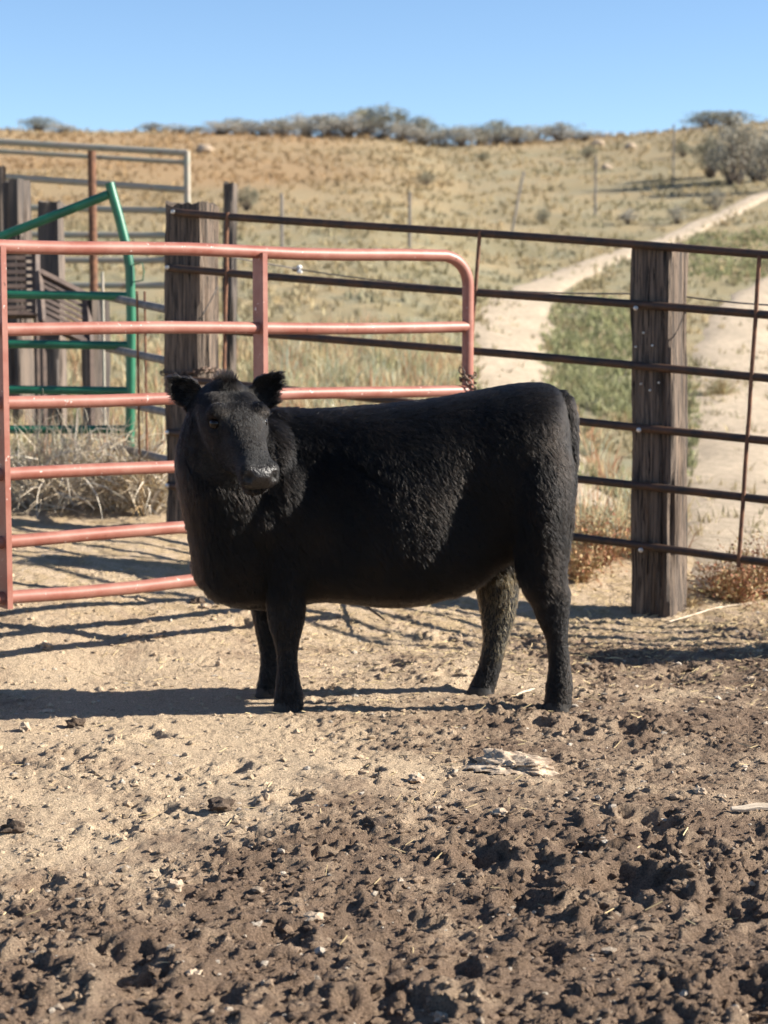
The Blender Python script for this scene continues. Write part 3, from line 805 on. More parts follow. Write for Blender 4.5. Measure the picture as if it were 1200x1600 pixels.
# cloven hooves
for k, (px, py, dy) in HOOF.items():
    c = Q(px, py, dy)
    for s in (-1, 1):
        mb = MB(); rg = []
        for z, rx, ry, ox in ((-.055,.050,.026,-.012),(-.02,.046,.024,-.008),(.01,.038,.021,0),(.03,.030,.016,.004)):
            rg.append([Vector((c.x+ox-.004+rx*math.cos(t)*(1.0 if math.cos(t) > 0 else 1.12), c.y+s*.021+ry*math.sin(t), GH(c.x,c.y)+z)) for t in [2*math.pi*j/14 for j in range(14)]])
        vv = [p for r_ in rg for p in r_]; ff = []
        for i in range(3):
            for j in range(14): ff.append((i*14+j, i*14+(j+1)%14, (i+1)*14+(j+1)%14, (i+1)*14+j))
        ff.append(tuple(range(13,-1,-1))); ff.append(tuple(range(42,56)))
        mb.add(vv, ff).build('hoof', M['hoof'], calf)
mt, N, L, b = mat_base('teat_skin'); b.inputs['Base Color'].default_value = (.18,.07,.06,1); b.inputs['Roughness'].default_value = .6
ta = Q(772, 862, -.02); MB().tube([ta, ta+Vector((0,0,-.02)), ta+Vector((0,0,-.032))], [.010,.008,.004], 8).build('teat', mt, calf)

# ---- the coat: combed hair strands
tri = np.array([t.vertices[:] for t in me.loop_triangles] if me.loop_triangles else [])
if len(tri) == 0:
    me.calc_loop_triangles(); tri = np.empty(len(me.loop_triangles)*3, np.int32); me.loop_triangles.foreach_get('vertices', tri); tri = tri.reshape(-1,3)
A_, B_, C_ = V[tri[:,0]], V[tri[:,1]], V[tri[:,2]]
area = .5*np.linalg.norm(np.cross(B_-A_, C_-A_), axis=1); cen = (A_+B_+C_)/3
ct, cc, cb = headco(cen)
chead = (ct > -.06) & (ct < .42) & (np.abs(cc) < .13) & (cb > -.20) & (cb < .09)
muzh = sstep(.348, .362, ct + .30*np.minimum(0, cb+.05))*sstep(-.072, -.062, cb)*(1-sstep(.044, .056, np.abs(cc)))*(cb < .05)*(ct < .45)
nd = np.where(chead, 3.0, 1.0)*np.where(cen[:,1] > YC+.08, .45, 1.0)*(1-muzh*.985)
NH = 240000
pk = rng.choice(len(tri), NH, p=area*nd/(area*nd).sum())
u = rng.random(NH); v = rng.random(NH); fl = u+v > 1; u[fl] = 1-u[fl]; v[fl] = 1-v[fl]
p0 = A_[pk] + (B_-A_)[pk]*u[:,None] + (C_-A_)[pk]*v[:,None]
nn = NV[tri[pk,0]]*(1-u-v)[:,None] + NV[tri[pk,1]]*u[:,None] + NV[tri[pk,2]]*v[:,None]; nn /= np.linalg.norm(nn, axis=1)[:,None]
pt, pc_, pb = headco(p0); hd = chead[pk]
rel = (p0[:,0]-Q(640,800,0).x)/S+640           # pixel-like x along the body
z = p0[:,2]
D = np.tile(np.array([.62,-.05,-.75]), (NH,1))
topm = sstep(.55, .95, nn[:,2])[:,None]; D = D*(1-topm) + np.array([1,0,-.05])*topm
rear = sstep(840, 890, rel)[:,None]; D = D*(1-rear) + np.array([.25,0,-1])*rear
lg = (1-sstep(.33, .45, z))[:,None]; D = D*(1-lg) + np.array([.12,0,-1])*lg
nk = ((rel < 430) & (~hd))[:,None]; D = np.where(nk, np.array([.45,.05,-.9]), D)
sgn = np.sign(pc_)
fd = hA[None,:]*1.0 + hC[None,:]*(pc_/.08*.7)[:,None]
up_ = (pt < .10)[:,None]; fd = np.where(up_, hA[None,:]*.35 + hC[None,:]*np.clip(pc_/.05,-1,1)[:,None], fd)
D = np.where(hd[:,None], fd, D)
isear = np.zeros(NH, bool)
for b_, t_, f_, w_ in EAR:
    bb = npv(b_); ax = npv(t_)-bb; L_ = np.linalg.norm(ax); ax /= L_
    tt = (p0-bb)@ax; dd = np.linalg.norm(p0-bb-tt[:,None]*ax, axis=1)
    e = (tt > .018) & (dd < .07) & (tt < L_+.03) & ~(hd & (np.abs(pc_) < .085) & (tt < .03)); isear |= e
    D = np.where(e[:,None], ax[None,:]*.9+np.array([0,0,-.45]), D)
# swirl noise
sw = np.stack([fbm(p0[:,0]+p0[:,1], p0[:,2], 9, 2, 201), fbm(p0[:,0]-p0[:,1], p0[:,2], 9, 2, 207), fbm(p0[:,1]+p0[:,0], p0[:,2]+3, 9, 2, 211)], 1)
D = D/np.linalg.norm(D, axis=1)[:,None] + sw*.35 + rng.normal(0, .26, (NH,3))
D = D - nn*np.sum(D*nn, axis=1)[:,None]
tuft = hd & (pt < .020) & (np.abs(pc_) < .018) & (pb > -.04) & (rng.random(NH) < .35)
D = np.where(tuft[:,None], np.array([.1,-.15,1.0])+rng.normal(0,.32,(NH,3)), D); D /= np.linalg.norm(D, axis=1)[:,None]+1e-6
ln = np.full(NH, .027)
ln = np.where(z < .38, .017, ln); ln = np.where((z > .36) & (z < .62) & (nn[:,2] < -.2), .036, ln)
ln = np.where((rel < 450) & (z > .35) & ~hd, .036, ln)
ln = np.where(hd, .011 + .011*sstep(.16, .04, pt), ln)
ln = np.where(tuft, .030, ln)
ln = np.where(isear, .022, ln); ln = np.where(hd & (pt > .28), .009, ln)
cl = fbm(rel*.01, z*5.1, 4.2, 3, 231); ln = ln*(1+.2*cl)*rng.uniform(.65,1.25,NH)
lift = np.where(hd, .24, .40) + .08*fbm(rel*.01+9, z*5.1, 7, 2, 233); lift = np.clip(lift, .12, .8)
lift = np.where(tuft, 1.5, lift)
K = 5; pos = np.empty((NH,K,3)); cur = p0 - nn*.001; pos[:,0] = cur
grav = np.array([0,0,-1.0])
for k in range(1, K):
    f = k/(K-1); d = D + nn*(lift*(1.35-.95*f))[:,None] + grav*(.18*f) + rng.normal(0,.10,(NH,3)); d /= np.linalg.norm(d, axis=1)[:,None]
    cur = cur + d*(ln/(K-1))[:,None]; pos[:,k] = cur
# locks: neighbouring hairs lean towards a shared guide hair
from mathutils.kdtree import KDTree
NG = 26000; gi = np.sort(rng.choice(NH, NG, replace=False)); kd = KDTree(NG)
for q, gx in enumerate(gi): kd.insert(p0[gx], q)
kd.balance()
own = np.fromiter((kd.find(p)[1] for p in p0), np.int64, NH); gpos = pos[gi[own]]; okc = (np.linalg.norm(p0-p0[gi[own]], axis=1) < .03)
for k in range(1, K):
    f = .30*(k/(K-1))**.8*okc*np.where(tuft, .2, 1.0)
    pos[:,k] += (gpos[:,k]-pos[:,k])*f[:,None]
# keep hair out of the ground and eyes
for E in EYES:
    far = np.linalg.norm(p0-npv(E), axis=1) > .0105; pos = pos[far]; p0 = p0[far]; rel = rel[far]; z = z[far]; NH = len(pos); 
hcv = bpy.data.hair_curves.new('coat'); hcv.add_curves([K]*NH)
hcv.position_data.foreach_set('vector', pos.reshape(-1).astype(np.float32))
ra = hcv.attributes.get('radius') or hcv.attributes.new('radius', 'FLOAT', 'POINT')
prof = np.array([1,.95,.8,.55,.12]); ra.data.foreach_set('value', (np.tile(prof, NH)*.00072).astype(np.float32))
tint = np.clip(.5+1.1*fbm(rel*.01, z*5.1, 1.6, 3, 241) + rng.normal(0,.15,NH), 0, 1)
ta_ = hcv.attributes.new('tint', 'FLOAT', 'CURVE'); ta_.data.foreach_set('value', tint.astype(np.float32))
# dried mud and straw caught on the far hind leg
dirt = np.exp(-((p0[:,0]-Q(785,985,.12).x)/.05)**2)*(p0[:,1] > YC+.03)*sstep(.10,.18,z)*(1-sstep(.36,.44,z))
dirt = dirt*np.clip(rng.normal(.55,.35,NH),0,1)
da_ = hcv.attributes.new('dirt', 'FLOAT', 'CURVE'); da_.data.foreach_set('value', dirt.astype(np.float32))
m = bpy.data.materials.new('black_hair'); m.use_nodes = True; N = m.node_tree.nodes; L = m.node_tree.links; N.clear()
out = N.new('ShaderNodeOutputMaterial'); hb_ = N.new('ShaderNodeBsdfHairPrincipled'); hb_.parametrization = 'COLOR'
at = N.new('ShaderNodeAttribute'); at.attribute_name = 'tint'; ad = N.new('ShaderNodeAttribute'); ad.attribute_name = 'dirt'
x = N.new('ShaderNodeMix'); x.data_type = 'RGBA'; x.inputs[6].default_value = (.0035,.0035,.0038,1); x.inputs[7].default_value = (.010,.0078,.0065,1); L.new(at.outputs['Fac'], x.inputs[0])
x2 = N.new('ShaderNodeMix'); x2.data_type = 'RGBA'; x2.inputs[7].default_value = (.34,.24,.12,1); L.new(ad.outputs['Fac'], x2.inputs[0]); L.new(x.outputs[2], x2.inputs[6])
L.new(x2.outputs[2], hb_.inputs['Color']); hb_.inputs['Roughness'].default_value = .38; hb_.inputs['Radial Roughness'].default_value = .45
hb_.inputs['Random Roughness'].default_value = .2; hb_.inputs['IOR'].default_value = 1.28
L.new(hb_.outputs[0], out.inputs['Surface'])
hcv.materials.append(m)
coat = link('coat', hcv, calf)

# ------------------------------------------------------------------ rocks, sticks, clods, straw
def lump_mesh(name, rx, ry, rz, seed, mat, sub=2, amp=.25):
    bm = bmesh.new(); bmesh.ops.create_icosphere(bm, subdivisions=sub, radius=1)
    r_ = random.Random(seed); off = r_.uniform(0, 50)
    for v in bm.verts:
        n_ = float(perlin(v.co.x*1.3+off, v.co.y*1.3+v.co.z*1.7+off, seed)) + .5*float(perlin(v.co.x*3+off, v.co.y*3-v.co.z*2.7, seed+1))
        n_ += .35*float(perlin(v.co.x*7+off, v.co.y*7+v.co.z*6, seed+2))
        v.co *= 1+amp*n_
        v.co = Vector((v.co.x*rx, v.co.y*ry, max(v.co.z, -.45)*rz))
    me = bpy.data.meshes.new(name); bm.to_mesh(me); bm.free(); me.materials.append(M[mat])
    me.polygons.foreach_set('use_smooth', [True]*len(me.polygons)); me.set_sharp_from_angle(angle=R(35))
    return me
ROCKS = [(800,1198,.105,.12,.034,'large flat pale rock half buried in dark soil in front of the calf'),
    (650,1217,.022,.03,.018,'pale rock lying just left of the large flat rock'), (780,1277,.022,.02,.012,'small long white stone below the large flat rock'),
    (683,1264,.011,.012,.008,'tiny white stone between the pale rock and the long white stone'), (1152,1588,.018,.02,.022,'upright pale stone at the near edge of the churned soil'),
    (691,1580,.014,.016,.012,'white triangular stone by a deep hoof print in the near soil'), (305,1541,.016,.018,.014,'tan stone right of the deep hoof print in dark soil'),
    (72,1039,.022,.025,.02,'grey rounded stone on the lowest rail shadow of the red gate'), (245,1021,.018,.02,.014,'pair stone, whitish, in the sand near the calf\'s front legs'),
    (320,990,.026,.024,.016,'smooth tan stone on the sand between rail shadows, next to a dark clod'), (343,1044,.012,.010,.022,'upright pale flake standing in sand beside the front legs'),
    (232,1008,.014,.014,.012,'small white stone just beyond the whitish one in the sand'), (74,1112,.022,.02,.012,'flat cream stone at the edge of the calf\'s shadow'),
    (520,1146,.012,.012,.008,'small white chip in the sand right of the front hooves'), (1093,1250,.016,.018,.014,'brown stone in dark soil right of the large flat rock'),
    (1127,1254,.011,.012,.010,'small cream stone next to the brown stone in dark soil'), (490,1436,.02,.018,.010,'flat tan stone in the churned soil in front of the front legs'),
    (275,1385,.018,.018,.015,'brown rounded stone in dark soil below the calf\'s shadow'), (1085,1367,.010,.011,.006,'thin white chip in the dark churned soil'),
    (430,1466,.024,.02,.014,'rough brown crumbly stone beside a hoof print'), (40,1147,.018,.02,.018,'angular brown stone in front of the calf\'s shadow'),
    (1172,1058,.020,.02,.012,'tan stone in the shade strip beyond the dark soil'), (960,1072,.02,.018,.01,'pale chip behind the near hind hoof')]
ROCKS = [r_ for r_ in ROCKS]
for i, (px, py, rx, ry, rz, lb) in enumerate(ROCKS):
    x_, y_ = ground_hit(px, py)
    o = link('rock', lump_mesh('rock', rx, ry, rz, 300+i, 'rock', 5 if rx > .05 else 3, .42)); o.location = (x_, y_, GH(x_, y_)+rz*(.02 if rx > .05 else .12)); o.rotation_euler = (0,0,random.uniform(-.3,.3))
    tag(o, lb.replace('pair stone, whitish,', 'whitish stone'), 'rock', 'stones lying in the pen')
for i, (px, py, r_, lb) in enumerate(((308,986,.026,'dark clod of dirt touching the smooth tan stone'), (585,1292,.03,'dark lumpy clod in the churned soil in front of the belly'), (715,1540,.02,'dark clod beside the small round hoof print'),
        (20,1300,.028,'long dark dung clod on the edge of the dark soil'), (118,1140,.03,'broken brown clod in front of the calf\'s shadow'), (345,1265,.03,'dark clod near the hoof prints before the front legs'))):
    x_, y_ = ground_hit(px, py)
    o = link('dirt_clod', lump_mesh('dirt_clod', r_, r_*.8, r_*.7, 400+i, 'manure', 3, .5)); o.location = (x_, y_, GH(x_, y_)+r_*.15)
    tag(o, lb, 'clod', 'large clods of dirt')
def stick(label, a, b, r_, m='stick', name='stick', bend=.01, Yv=None):
    ax, ay = ground_hit(*a); bx, by = ground_hit(*b); pts = []
    for k in range(7):
        t = k/6; x_ = ax+(bx-ax)*t; y_ = ay+(by-ay)*t; pts.append((x_, y_+bend*math.sin(t*3.1), GH(x_, y_)+r_*.8))
    zmax = max(p[2] for p in pts); pts = [(p[0], p[1], .4*p[2]+.6*zmax) for p in pts]
    o = MB().tube(pts, [r_*.6]+[r_]*5+[r_*.5], 7, wob=.12).build(name, M[m]); return tag(o, label, 'stick')
stick('white splintered stick lying on dark soil at the pen\'s right edge', (1142,1276), (1260,1268), .009, bend=.0)
stick('thin pale stick among weeds at the foot of the railroad tie', (1045,975), (1185,945), .0035, bend=.03)
stick('short straw coloured twig in front of the far hind hoof', (806,1096), (835,1084), .004)
stick('dark bent branch on the shaded ground beneath the belly', (528,965), (600,1000), .006, 'manure', bend=.02)

# soil crumbs: thousands of small clods (beyond counting)
ico = bmesh.new(); bmesh.ops.create_icosphere(ico, subdivisions=1, radius=1); iv = np.array([v.co[:] for v in ico.verts]); itri = np.array([[v.index for v in f.verts] for f in ico.faces]); ico.free()
def scatter_lumps(name, n, ymin, ymax, smin, smax, pw, colf, seed, keep=None, flat=.7):
    g = np.random.default_rng(seed)
    y_ = ymin+(ymax-ymin)*g.random(n)**1.15; x_ = (g.random(n)*2-1)*np.minimum(2.2, .30*y_+.35)
    if keep is not None:
        k = keep(x_, y_, g); x_ = x_[k]; y_ = y_[k]
    n = len(x_); s = smin*(smax/smin)**(g.random(n)**pw)
    z_ = base_h(x_, y_)+detail_h(x_, y_)
    J = 1+g.uniform(-.42,.42,(n,len(iv),1))
    a = g.random(n)*6.283; ca, sa = np.cos(a), np.sin(a)
    L_ = iv[None]*J*s[:,None,None]*np.stack([g.uniform(.8,1.4,n), g.uniform(.7,1.1,n), g.uniform(flat*.7,flat*1.3,n)],1)[:,None,:]
    Vx = L_[...,0]*ca[:,None]-L_[...,1]*sa[:,None]+x_[:,None]; Vy = L_[...,0]*sa[:,None]+L_[...,1]*ca[:,None]+y_[:,None]; Vz = L_[...,2]+(z_-s*.05)[:,None]
    VV = np.stack([Vx,Vy,Vz],2).reshape(-1,3); FF = (itri[None]+np.arange(n)[:,None,None]*len(iv)).reshape(-1,3)
    cc_ = colf(x_, y_, g); cc_ = np.repeat(cc_, len(iv), 0)
    return link(name, mesh_np(name, VV, FF, M['clod'], False, cc_))
def crumbcol(x_, y_, g):
    c = groundcol(x_, y_); return c*g.uniform(.8,1.2,(len(x_),1))
tag(scatter_lumps('soil_crumbs', 46000, 3.0, 7.6, .0022, .0125, 2.2, crumbcol, 5, lambda x_,y_,g: g.random(len(x_)) < .22+.78*churn(x_,y_)), 'loose crumbs of dark soil scattered over the pen floor', 'soil crumbs', None, 'stuff')
def pebcol(x_, y_, g):
    t = g.random((len(x_),1)); return np.array([.62,.54,.44])*t+np.array([.36,.27,.19])*(1-t)
tag(scatter_lumps('pebbles', 2600, 3.0, 8.0, .003, .013, 2.2, pebcol, 6, None, .6), 'small pale pebbles scattered over the pen floor', 'pebbles', None, 'stuff')
# straw bits
g = np.random.default_rng(12); n = 11000
y_ = 3.2+(8.6-3.2)*g.random(n)**.55; x_ = (g.random(n)*2-1)*np.minimum(2.2, .28*y_+.4)
k = g.random(n) < np.clip(.10+sstep(5.6,6.8,y_)*.9*sstep(-.9,.6,x_)+.2*sstep(6.5,7.5,y_), 0, 1); x_ = x_[k]; y_ = y_[k]; n = len(x_)
z_ = base_h(x_, y_)+detail_h(x_, y_)+.004; a = g.random(n)*6.283; Ls = g.uniform(.010,.055,n)*.5; w = g.uniform(.0008,.0018,n); tl = g.normal(0,.25,n)
dx, dy = np.cos(a)*Ls, np.sin(a)*Ls; wx, wy = -np.sin(a)*w, np.cos(a)*w; dz = Ls*tl
VV = np.stack([np.stack([x_-dx-wx, y_-dy-wy, z_-dz],1), np.stack([x_-dx+wx, y_-dy+wy, z_-dz],1), np.stack([x_+dx+wx, y_+dy+wy, z_+dz],1), np.stack([x_+dx-wx, y_+dy-wy, z_+dz],1),
               np.stack([x_-dx, y_-dy, z_-dz+.0016],1), np.stack([x_+dx, y_+dy, z_+dz+.0016],1)],1).reshape(-1,3)
f0 = np.array([[0,1,2,3],[0,3,5,4],[1,4,5,2]]); FF = (f0[None]+np.arange(n)[:,None,None]*6).reshape(-1,4)
cc_ = np.repeat(np.array([.52,.40,.22])*g.uniform(.5,1.2,(n,1)), 6, 0)
tag(link('straw_litter', mesh_np('straw_litter', VV, FF, M['twig'], False, cc_)), 'loose bits of straw littering the dirt by the fence', 'straw', None, 'stuff')

# ------------------------------------------------------------------ grass and plants
def blades(name, x_, y_, z_, h, w, cols, nb, seed, spread=.5, mat='blade', tri_only=False):
    """each tuft: nb bent blades"""
    g = np.random.default_rng(seed); n = len(x_); T = n*nb
    rx = np.repeat(x_, nb); ry = np.repeat(y_, nb); rz = np.repeat(z_, nb); hh = np.repeat(h, nb)*g.uniform(.5,1.15,T); ww = np.repeat(w, nb)*g.uniform(.6,1.3,T)
    a = g.random(T)*6.283; tl = g.random(T)*spread; off = np.repeat(h, nb)*.22*g.random(T)
    bx = rx+np.cos(a)*off; by = ry+np.sin(a)*off; ca, sa = np.cos(a), np.sin(a); fa = g.random(T)*6.283; px_, py_ = np.cos(fa)*ww, np.sin(fa)*ww
    m1 = hh*.55; o1 = hh*tl*.4; o2 = hh*tl
    VV = np.stack([np.stack([bx-px_, by-py_, rz-.01*hh-.01],1), np.stack([bx+px_, by+py_, rz-.01*hh-.01],1),
                   np.stack([bx+ca*o1+px_*.7, by+sa*o1+py_*.7, rz+m1],1), np.stack([bx+ca*o1-px_*.7, by+sa*o1-py_*.7, rz+m1],1), np.stack([bx+ca*o2, by+sa*o2, rz+hh*(1-.3*tl)],1)],1).reshape(-1,3)
    ix = np.arange(T)[:,None]*5
    F3 = np.concatenate([ix+np.array([[0,1,2]]), ix+np.array([[0,2,3]]), ix+np.array([[3,2,4]])],0)
    cc_ = np.repeat(np.repeat(cols, nb, 0)*g.uniform(.65,1.3,(T,1)), 5, 0)
    return link(name, mesh_np(name, VV, F3, M[mat], False, cc_))
g = np.random.default_rng(33)
def on_track(x_, y_, pad=0):
    r_ = np.zeros(len(x_), bool)
    for path in TPATH:
        for cx, cy, w_ in path:
            r_ |= (np.hypot(x_-cx, (y_-cy)*.6) < w_*.9+pad)
    return r_
# hillside grass
n = 24000; y_ = 9.6*np.exp(g.random(n)*math.log(84/9.6)); x_ = (g.random(n)*2-1)*(.26*y_+1.2)
k = (~on_track(x_, y_, -.06) | (g.random(n) < .30)) & (g.random(n) < np.clip(.55+1.4*fbm(x_, y_, .5, 3, 77), .05, 1)); x_ = x_[k]; y_ = y_[k]
h = (.07+.0012*y_)*g.uniform(.6,1.5,len(x_)); cols = fieldcol(x_, y_)*g.uniform(.85,1.15,(len(x_),1))
blade = blades('field_grass', x_, y_, base_h(x_, y_), h, .003+.0003*y_, cols, 7, 34, 1.1)
tag(blade, 'dry straw and olive coloured bunch grass covering the hillside', 'grass', None, 'stuff')
# green strip between and beside the wheel tracks
gp_ = []
for (px0, px1, py0, py1, nn_) in ((855,985,470,640,1000),(1065,1130,600,700,260),(1080,1230,365,440,600),(930,1010,620,650,200),(1075,1120,725,750,80),(700,770,590,640,60),(870,960,740,765,40)):
    for k in range(nn_ if nn_ < 500 else nn_//3):
        x0_, y0_ = terrain_hit(px0+(px1-px0)*g.random(), py0+(py1-py0)*g.random(), 8.0)
        for q in range(1 if nn_ < 500 else 3): gp_.append((x0_+g.normal(0,.13), y0_+g.normal(0,.3)))
gp_ = np.array(gp_); x_ = gp_[:,0]; y_ = gp_[:,1]; k = ~on_track(x_, y_, -.12); x_ = x_[k]; y_ = y_[k]
cols = np.array([.27,.285,.15])*(1-g.random((len(x_),1))*.5)+np.array([.34,.30,.15])*g.random((len(x_),1))*.5
tag(blades('track_grass', x_, y_, base_h(x_, y_), g.uniform(.05,.13,len(x_)), np.full(len(x_), .004)+.0002*y_, cols, 8, 35, .9), 'short green grass growing between the wheel tracks', 'grass', None, 'stuff')
# weedy strip straight behind the fence and gate: straw, pale sage and rusty dock
n = 8600; y_ = 9.0+g.random(n)**1.3*9; x_ = g.uniform(-3.6,1.5,n)
k = ~on_track(x_, y_, .05) & ((x_ > -.85-.0*y_) | (y_ > 10.2)) & (g.random(n) < np.clip(.5+1.5*fbm(x_, y_, 1.2, 2, 78), 0, 1)); x_ = x_[k]; y_ = y_[k]
pal = np.array([[.58,.45,.26],[.48,.42,.27],[.30,.31,.17],[.44,.24,.14],[.42,.44,.33]]); cols = pal[g.choice(5, len(x_), p=[.30,.17,.18,.18,.17])]
tag(blades('weed_strip', x_, y_, base_h(x_, y_)+.0, g.uniform(.10,.36,len(x_)), g.uniform(.002,.0055,len(x_)), cols, 11, 36, 1.0), 'mixed dry weeds and grass behind the gate and pipe fence', 'weeds', None, 'stuff')

def weed(label, px, py, h, w, cols, seed, n=240, name='weed_clump', wd=.0026, cat='weed', group=None, leafy=0.0):
    """bushy dead weed: curved branching twigs"""
    g = np.random.default_rng(seed); x0, y0 = None, None
    if isinstance(py, tuple): x0, y0 = px, py[0]
    else:
        x0, y0 = ground_hit(px, py)
        for _ in range(12): x0, y0 = ground_hit(px, py, float(base_h(x0, y0)))
    z0 = GH(x0, y0) if y0 < 10 else float(base_h(x0, y0))
    VV = []; FF = []; CC = []
    def twig(p, d, L_, r_, lev):
        pts = [p]; 
        for q in range(4):
            d = (d + Vector(g.normal(0,.22,3)) + Vector((0,0,-.05*q))).normalized(); pts.append(pts[-1]+d*(L_/4))
        c = Vector(cols[g.integers(len(cols))])*float(g.uniform(.6,1.25))
        b = len(VV); 
        for q, pp in enumerate(pts):
            rr = r_*(1-.2*q)
            s_ = d.cross(Vector((0,1,0.01))).normalized(); t_ = d.cross(s_).normalized()
            for a in range(3):
                VV.append(pp + s_*(rr*math.cos(a*2.094)) + t_*(rr*math.sin(a*2.094))); CC.append(c)
        for q in range(4):
            for a in range(3): FF.append((b+q*3+a, b+q*3+(a+1)%3, b+q*3+3+(a+1)%3, b+q*3+3+a))
        if leafy:
            for q in range(int(leafy*6)):
                pp = pts[1+int(g.integers(4))]; e = Vector(g.normal(0,1,3)).normalized()*float(g.uniform(.006,.016)); f = e.cross(Vector(g.normal(0,1,3))).normalized()*e.length*.5
                b2 = len(VV); cl_ = Vector(cols[g.integers(len(cols))])*float(g.uniform(.7,1.3))
                for s1, s2 in ((-1,0),(0,-1),(1,0),(0,1)): VV.append(pp+e*(s1*.5+.5)+f*s2); CC.append(cl_)
                FF.append((b2,b2+1,b2+2,b2+3))
        if lev > 0:
            for q in range(int(g.integers(2,4))):
                twig(pts[1+int(g.integers(3))], (d+Vector(g.normal(0,.7,3))).normalized(), L_*.6, r_*.7, lev-1)
    for k in range(n//5):
        a = g.random()*6.283; rr = g.random()**.7
        d = Vector((math.cos(a)*rr*w/h*1.1, math.sin(a)*rr*w/h*1.1, 1)).normalized()
        twig(Vector((math.cos(a)*rr*w*.18, math.sin(a)*rr*w*.18, -.015)), d, h*float(g.uniform(.5,.85)), wd, 1)
    o = link(name, mesh_np(name, VV, FF, M['twig'], False, np.array(CC))); o.location = (x0, y0, z0)
    return tag(o, label, cat, group)
PALE = [(.58,.50,.39),(.68,.61,.50),(.48,.40,.29),(.36,.29,.21)]; RUST = [(.36,.19,.10),(.44,.27,.14),(.30,.13,.08),(.48,.36,.20),(.25,.21,.09)]; STRAW = [(.52,.41,.22),(.44,.32,.17),(.38,.26,.14)]
wl_ = [('pale bleached tumbleweed caught against the green gate\'s upright', -1.30, (9.15,), .58, .42, PALE, 420),
       ('pale bleached tumbleweed heaped under the middle of the green gate', -1.62, (9.1,), .56, .44, PALE, 420),
       ('greyish tumbleweed under the green gate, partly behind a red gate brace', -1.98, (9.25,), .50, .42, PALE, 340),
       ('tangled pale weed between green gate and chained railroad tie', -1.12, (9.0,), .44, .24, PALE+STRAW, 200)]
for i, (lb, x_, y_, h, w, c_, n) in enumerate(wl_): weed(lb, x_, y_, h, w, c_, 500+i, int(n*1.5), 'tumbleweed', .0046, 'tumbleweed', 'dry tumbleweeds under the green gate')
ws = [('rust coloured weed clump in front of the pipe fence, left of the tie post', 935, 880, .30, .22, RUST, 300, 1),
      ('straw coloured weed clump behind the calf\'s rump', 905, 905, .24, .18, STRAW+RUST, 220, 1),
      ('dense brown weed bush right of the tie post\'s foot', 1140, 940, .28, .32, RUST, 360, 1),
      ('reddish weed bush under the pipe fence at the stay', 1190, 920, .34, .30, RUST, 320, 1),
      ('low straw clump at the foot of the tie post', 1080, 955, .10, .10, STRAW, 90, 0),
      ('red brown dock weeds growing behind the free end of the red gate', 690, 800, .55, .30, RUST, 260, 1),
      ('yellow green weed clump between the chained tie and the red gate brace', 385, 800, .55, .22, STRAW+[(.3,.28,.1)], 220, 1),
      ('sage green weed clump behind the red gate, right of its brace', 470, 780, .50, .32, [(.30,.33,.24),(.36,.37,.28),(.25,.25,.15)], 300, 1),
      ('tall straw weed behind the red gate between second and third rails', 580, 790, .50, .30, STRAW+PALE, 260, 1),
      ('straw weed tuft at the chained tie post, beside the pale weeds', 238, 760, .35, .14, STRAW, 130, 0),
      ('brown dry weeds in front of the split post behind the green gate', 60, 735, .40, .34, [(.28,.2,.12),(.36,.27,.17),(.22,.17,.11)], 260, 0),
      ('dry yellow weed star on the bare ground behind the red gate', 92, 790, .10, .12, STRAW, 40, 0),
      ('grassy weeds beyond the tie post at the track edge', 1125, 700, .30, .25, STRAW+[(.2,.24,.08)], 200, 1)]
for i, (lb, px, py, h, w, c_, n, lf_) in enumerate(ws): weed(lb, px, py, h, w, c_, 600+i, int(n*1.7), leafy=.7*lf_)

# sagebrush
def sage_meshes(seed, tone):
    g = np.random.default_rng(seed); VV = []; FF = []; CC = []; sm = MB()
    clumps = []
    for k in range(26):
        a = g.random()*6.283; e = g.random()**.6; p = Vector((math.cos(a)*e*.62, math.sin(a)*e*.55, .25+.55*g.random()*(1.15-e*.6)))
        clumps.append((p, float(g.uniform(.12,.26)), float(g.uniform(.6,1.25))))
    for c, r_, br in clumps:
        sm.tube([Vector((c.x*.1,c.y*.1,-.05)), Vector((c.x*.45,c.y*.45,c.z*.4)), c], [.022,.014,.006], 5)
        for q in range(75):
            d = Vector(g.normal(0,1,3)).normalized()*r_*float(g.random()**.45); d.z *= .8; p = c+d
            e = (d.normalized()*.5+Vector(g.normal(0,.7,3))+Vector((0,0,.6))).normalized()*float(g.uniform(.03,.075)); f = e.cross(Vector(g.normal(0,1,3))).normalized()*float(g.uniform(.008,.02))
            b = len(VV); cl_ = Vector(tone)*br*float(g.uniform(.6,1.35))
            for s1, s2 in ((0,0),(.5,-1),(1,0),(.5,1)): VV.append(p+e*s1+f*s2); CC.append(cl_)
            FF.append((b,b+1,b+2,b+3))
    return mesh_np('crown', VV, FF, M['leaf'], False, np.array(CC)), sm.mesh('stem', M['wood_dark'])
SAGE = [sage_meshes(71, (.36,.335,.27)), sage_meshes(72, (.27,.255,.18)), sage_meshes(73, (.42,.39,.33))]  # leaf tones lightened: the paleness of distant haze is put into the colour
def sage(label, px, Y, h, w, k, group=None, dz=0):
    x_ = P(px, 200, Y).x; root = thing('sagebrush', label, 'bush', (x_, Y, float(base_h(x_, Y))+dz), group)
    for nm, me in zip(('crown','stem'), SAGE[k]):
        o = bpy.data.objects.new(nm, me); COL.objects.link(o); o.parent = root
    root.scale = (w, w, h); root.rotation_euler = (0,0,random.uniform(0,6.28)); return root
def crest(px):
    best = (1e9, 70)
    for Y in np.arange(40, 110, 1.0):
        x_ = P(px, 200, Y).x; z_ = float(base_h(x_, Y)); py = 800-FPX*math.tan(math.atan2(z_-CAMZ, Y)+PITCH)
        if py < best[0]: best = (py, Y)
    return best
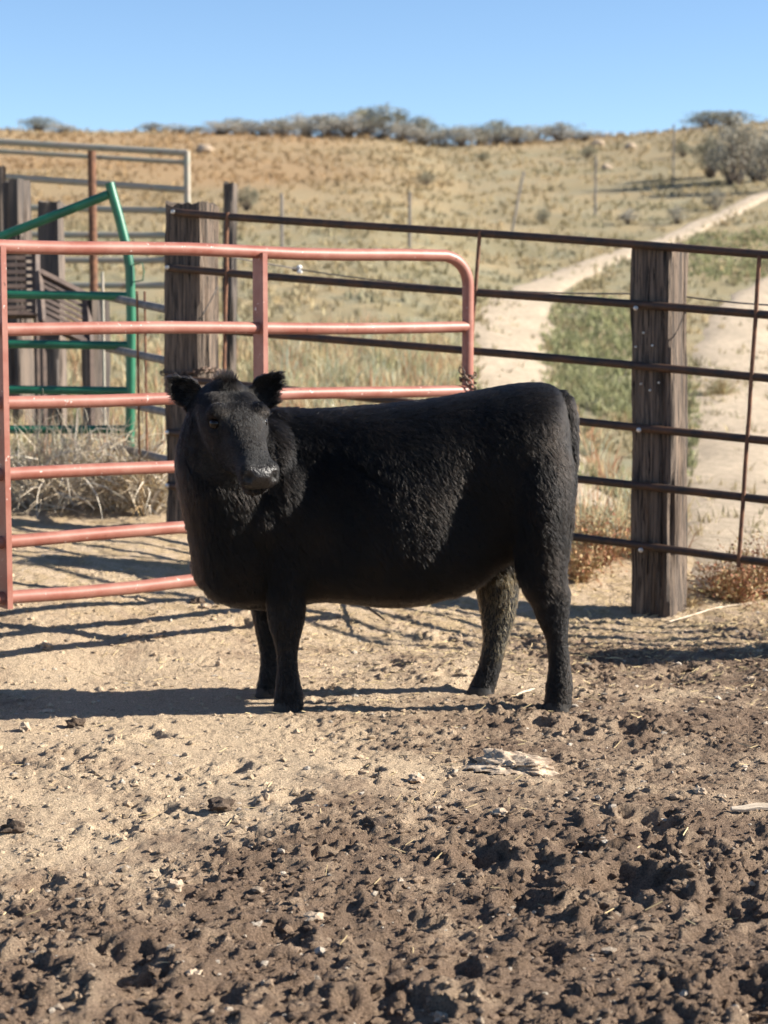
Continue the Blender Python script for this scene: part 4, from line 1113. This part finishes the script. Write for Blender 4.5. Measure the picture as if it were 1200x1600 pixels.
CREST = [(60,.7,1.2,1),(95,.5,.9,2),(345,.7,1.3,2),(375,.8,1.4,0),(410,.8,1.5,2),(440,.9,1.4,0),(475,1.2,1.7,2),(510,1.15,1.6,0),(545,1.2,1.6,2),(570,1.5,1.6,1),(598,1.7,1.5,1),(625,1.0,1.3,2),(660,1.35,1.7,1),
         (690,.9,1.5,2),(722,1.0,1.3,0),(750,.9,1.3,2),(775,1.2,1.5,1),(805,.9,1.4,0),(840,.8,1.4,2),(875,.9,1.4,0),(910,.6,1.2,2),(1105,.8,1.7,1),(1140,.7,1.4,1),(285,.5,1.1,2),(240,.4,1.0,0)]
TONE = ['grey sagebrush bush on the skyline at the top of the dry hill', 'dark olive sagebrush bush on the skyline at the top of the dry hill', 'pale silvery sagebrush bush on the skyline at the top of the dry hill']
for i, (px, h, w, k) in enumerate(CREST):
    py, Y = crest(px)
    sage('tallest dark olive sagebrush standing up on the skyline' if px == 598 else TONE[k], px, Y-.5-1.5*(i % 3), h*.85, w*1.15, k, 'sagebrush along the crest')
for px, yb, yt, w, k, lb in ((1150,290,182,1.0,0,'big grey sagebrush beside the track, tallest of the group of four'), (1188,285,195,1.0,2,'pale sagebrush in front of the big grey one beside the track'),
        (1112,280,212,1.0,1,'dark sagebrush at the flank of the big grey one'), (1225,300,200,1.1,0,'sagebrush at the far edge of the track, next to the pale one'),
        (1068,246,222,1.6,1,'low dark sagebrush by the tall field fence post'), (920,248,230,2.0,1,'low dark shrub on the slope behind the field fence post with the pale rock'),
        (755,252,238,2.0,1,'small dark shrub on the middle of the grassy slope'), (665,290,268,1.5,1,'small olive shrub on the slope above the red gate'), (385,330,290,1.0,1,'olive shrub right of the grey wooden stake'),
        (1060,352,322,1.2,0,'grey green shrub at the bend of the track'), (985,352,325,1.3,2,'pale shrub on the bank left of the track bend'), (1120,330,296,1.2,0,'grey green shrub on the bank above the track bend'),
        (850,350,325,1.2,1,'olive shrub on the bank between two leaning field fence posts')):
    Y = terrain_hit(px, yb)[1]; h = (yb-yt)*Y/FPX
    sage(lb, px, Y, h*1.1, h*w*.85, k)
x_ = P(948,262,27).x
for px, py_, Y, s_, lb in ((948,262,terrain_hit(948,266)[1],.16,'white rock lying on the slope beside a thin field fence post'), (935,205,66,.22,'pale boulder on the skyline right of the sagebrush'), (985,205,62,.2,'tan boulder low on the crest'), (320,235,terrain_hit(320,240)[1],.25,'pale boulder in the rust coloured grass')):
    x_ = P(px, py_, Y).x; o = link('boulder', lump_mesh('boulder', s_, s_*.8, s_*.7, 700+px, 'rock', 2, .3)); o.location = (x_, Y, float(base_h(x_, Y))+s_*.3); tag(o, lb, 'boulder')
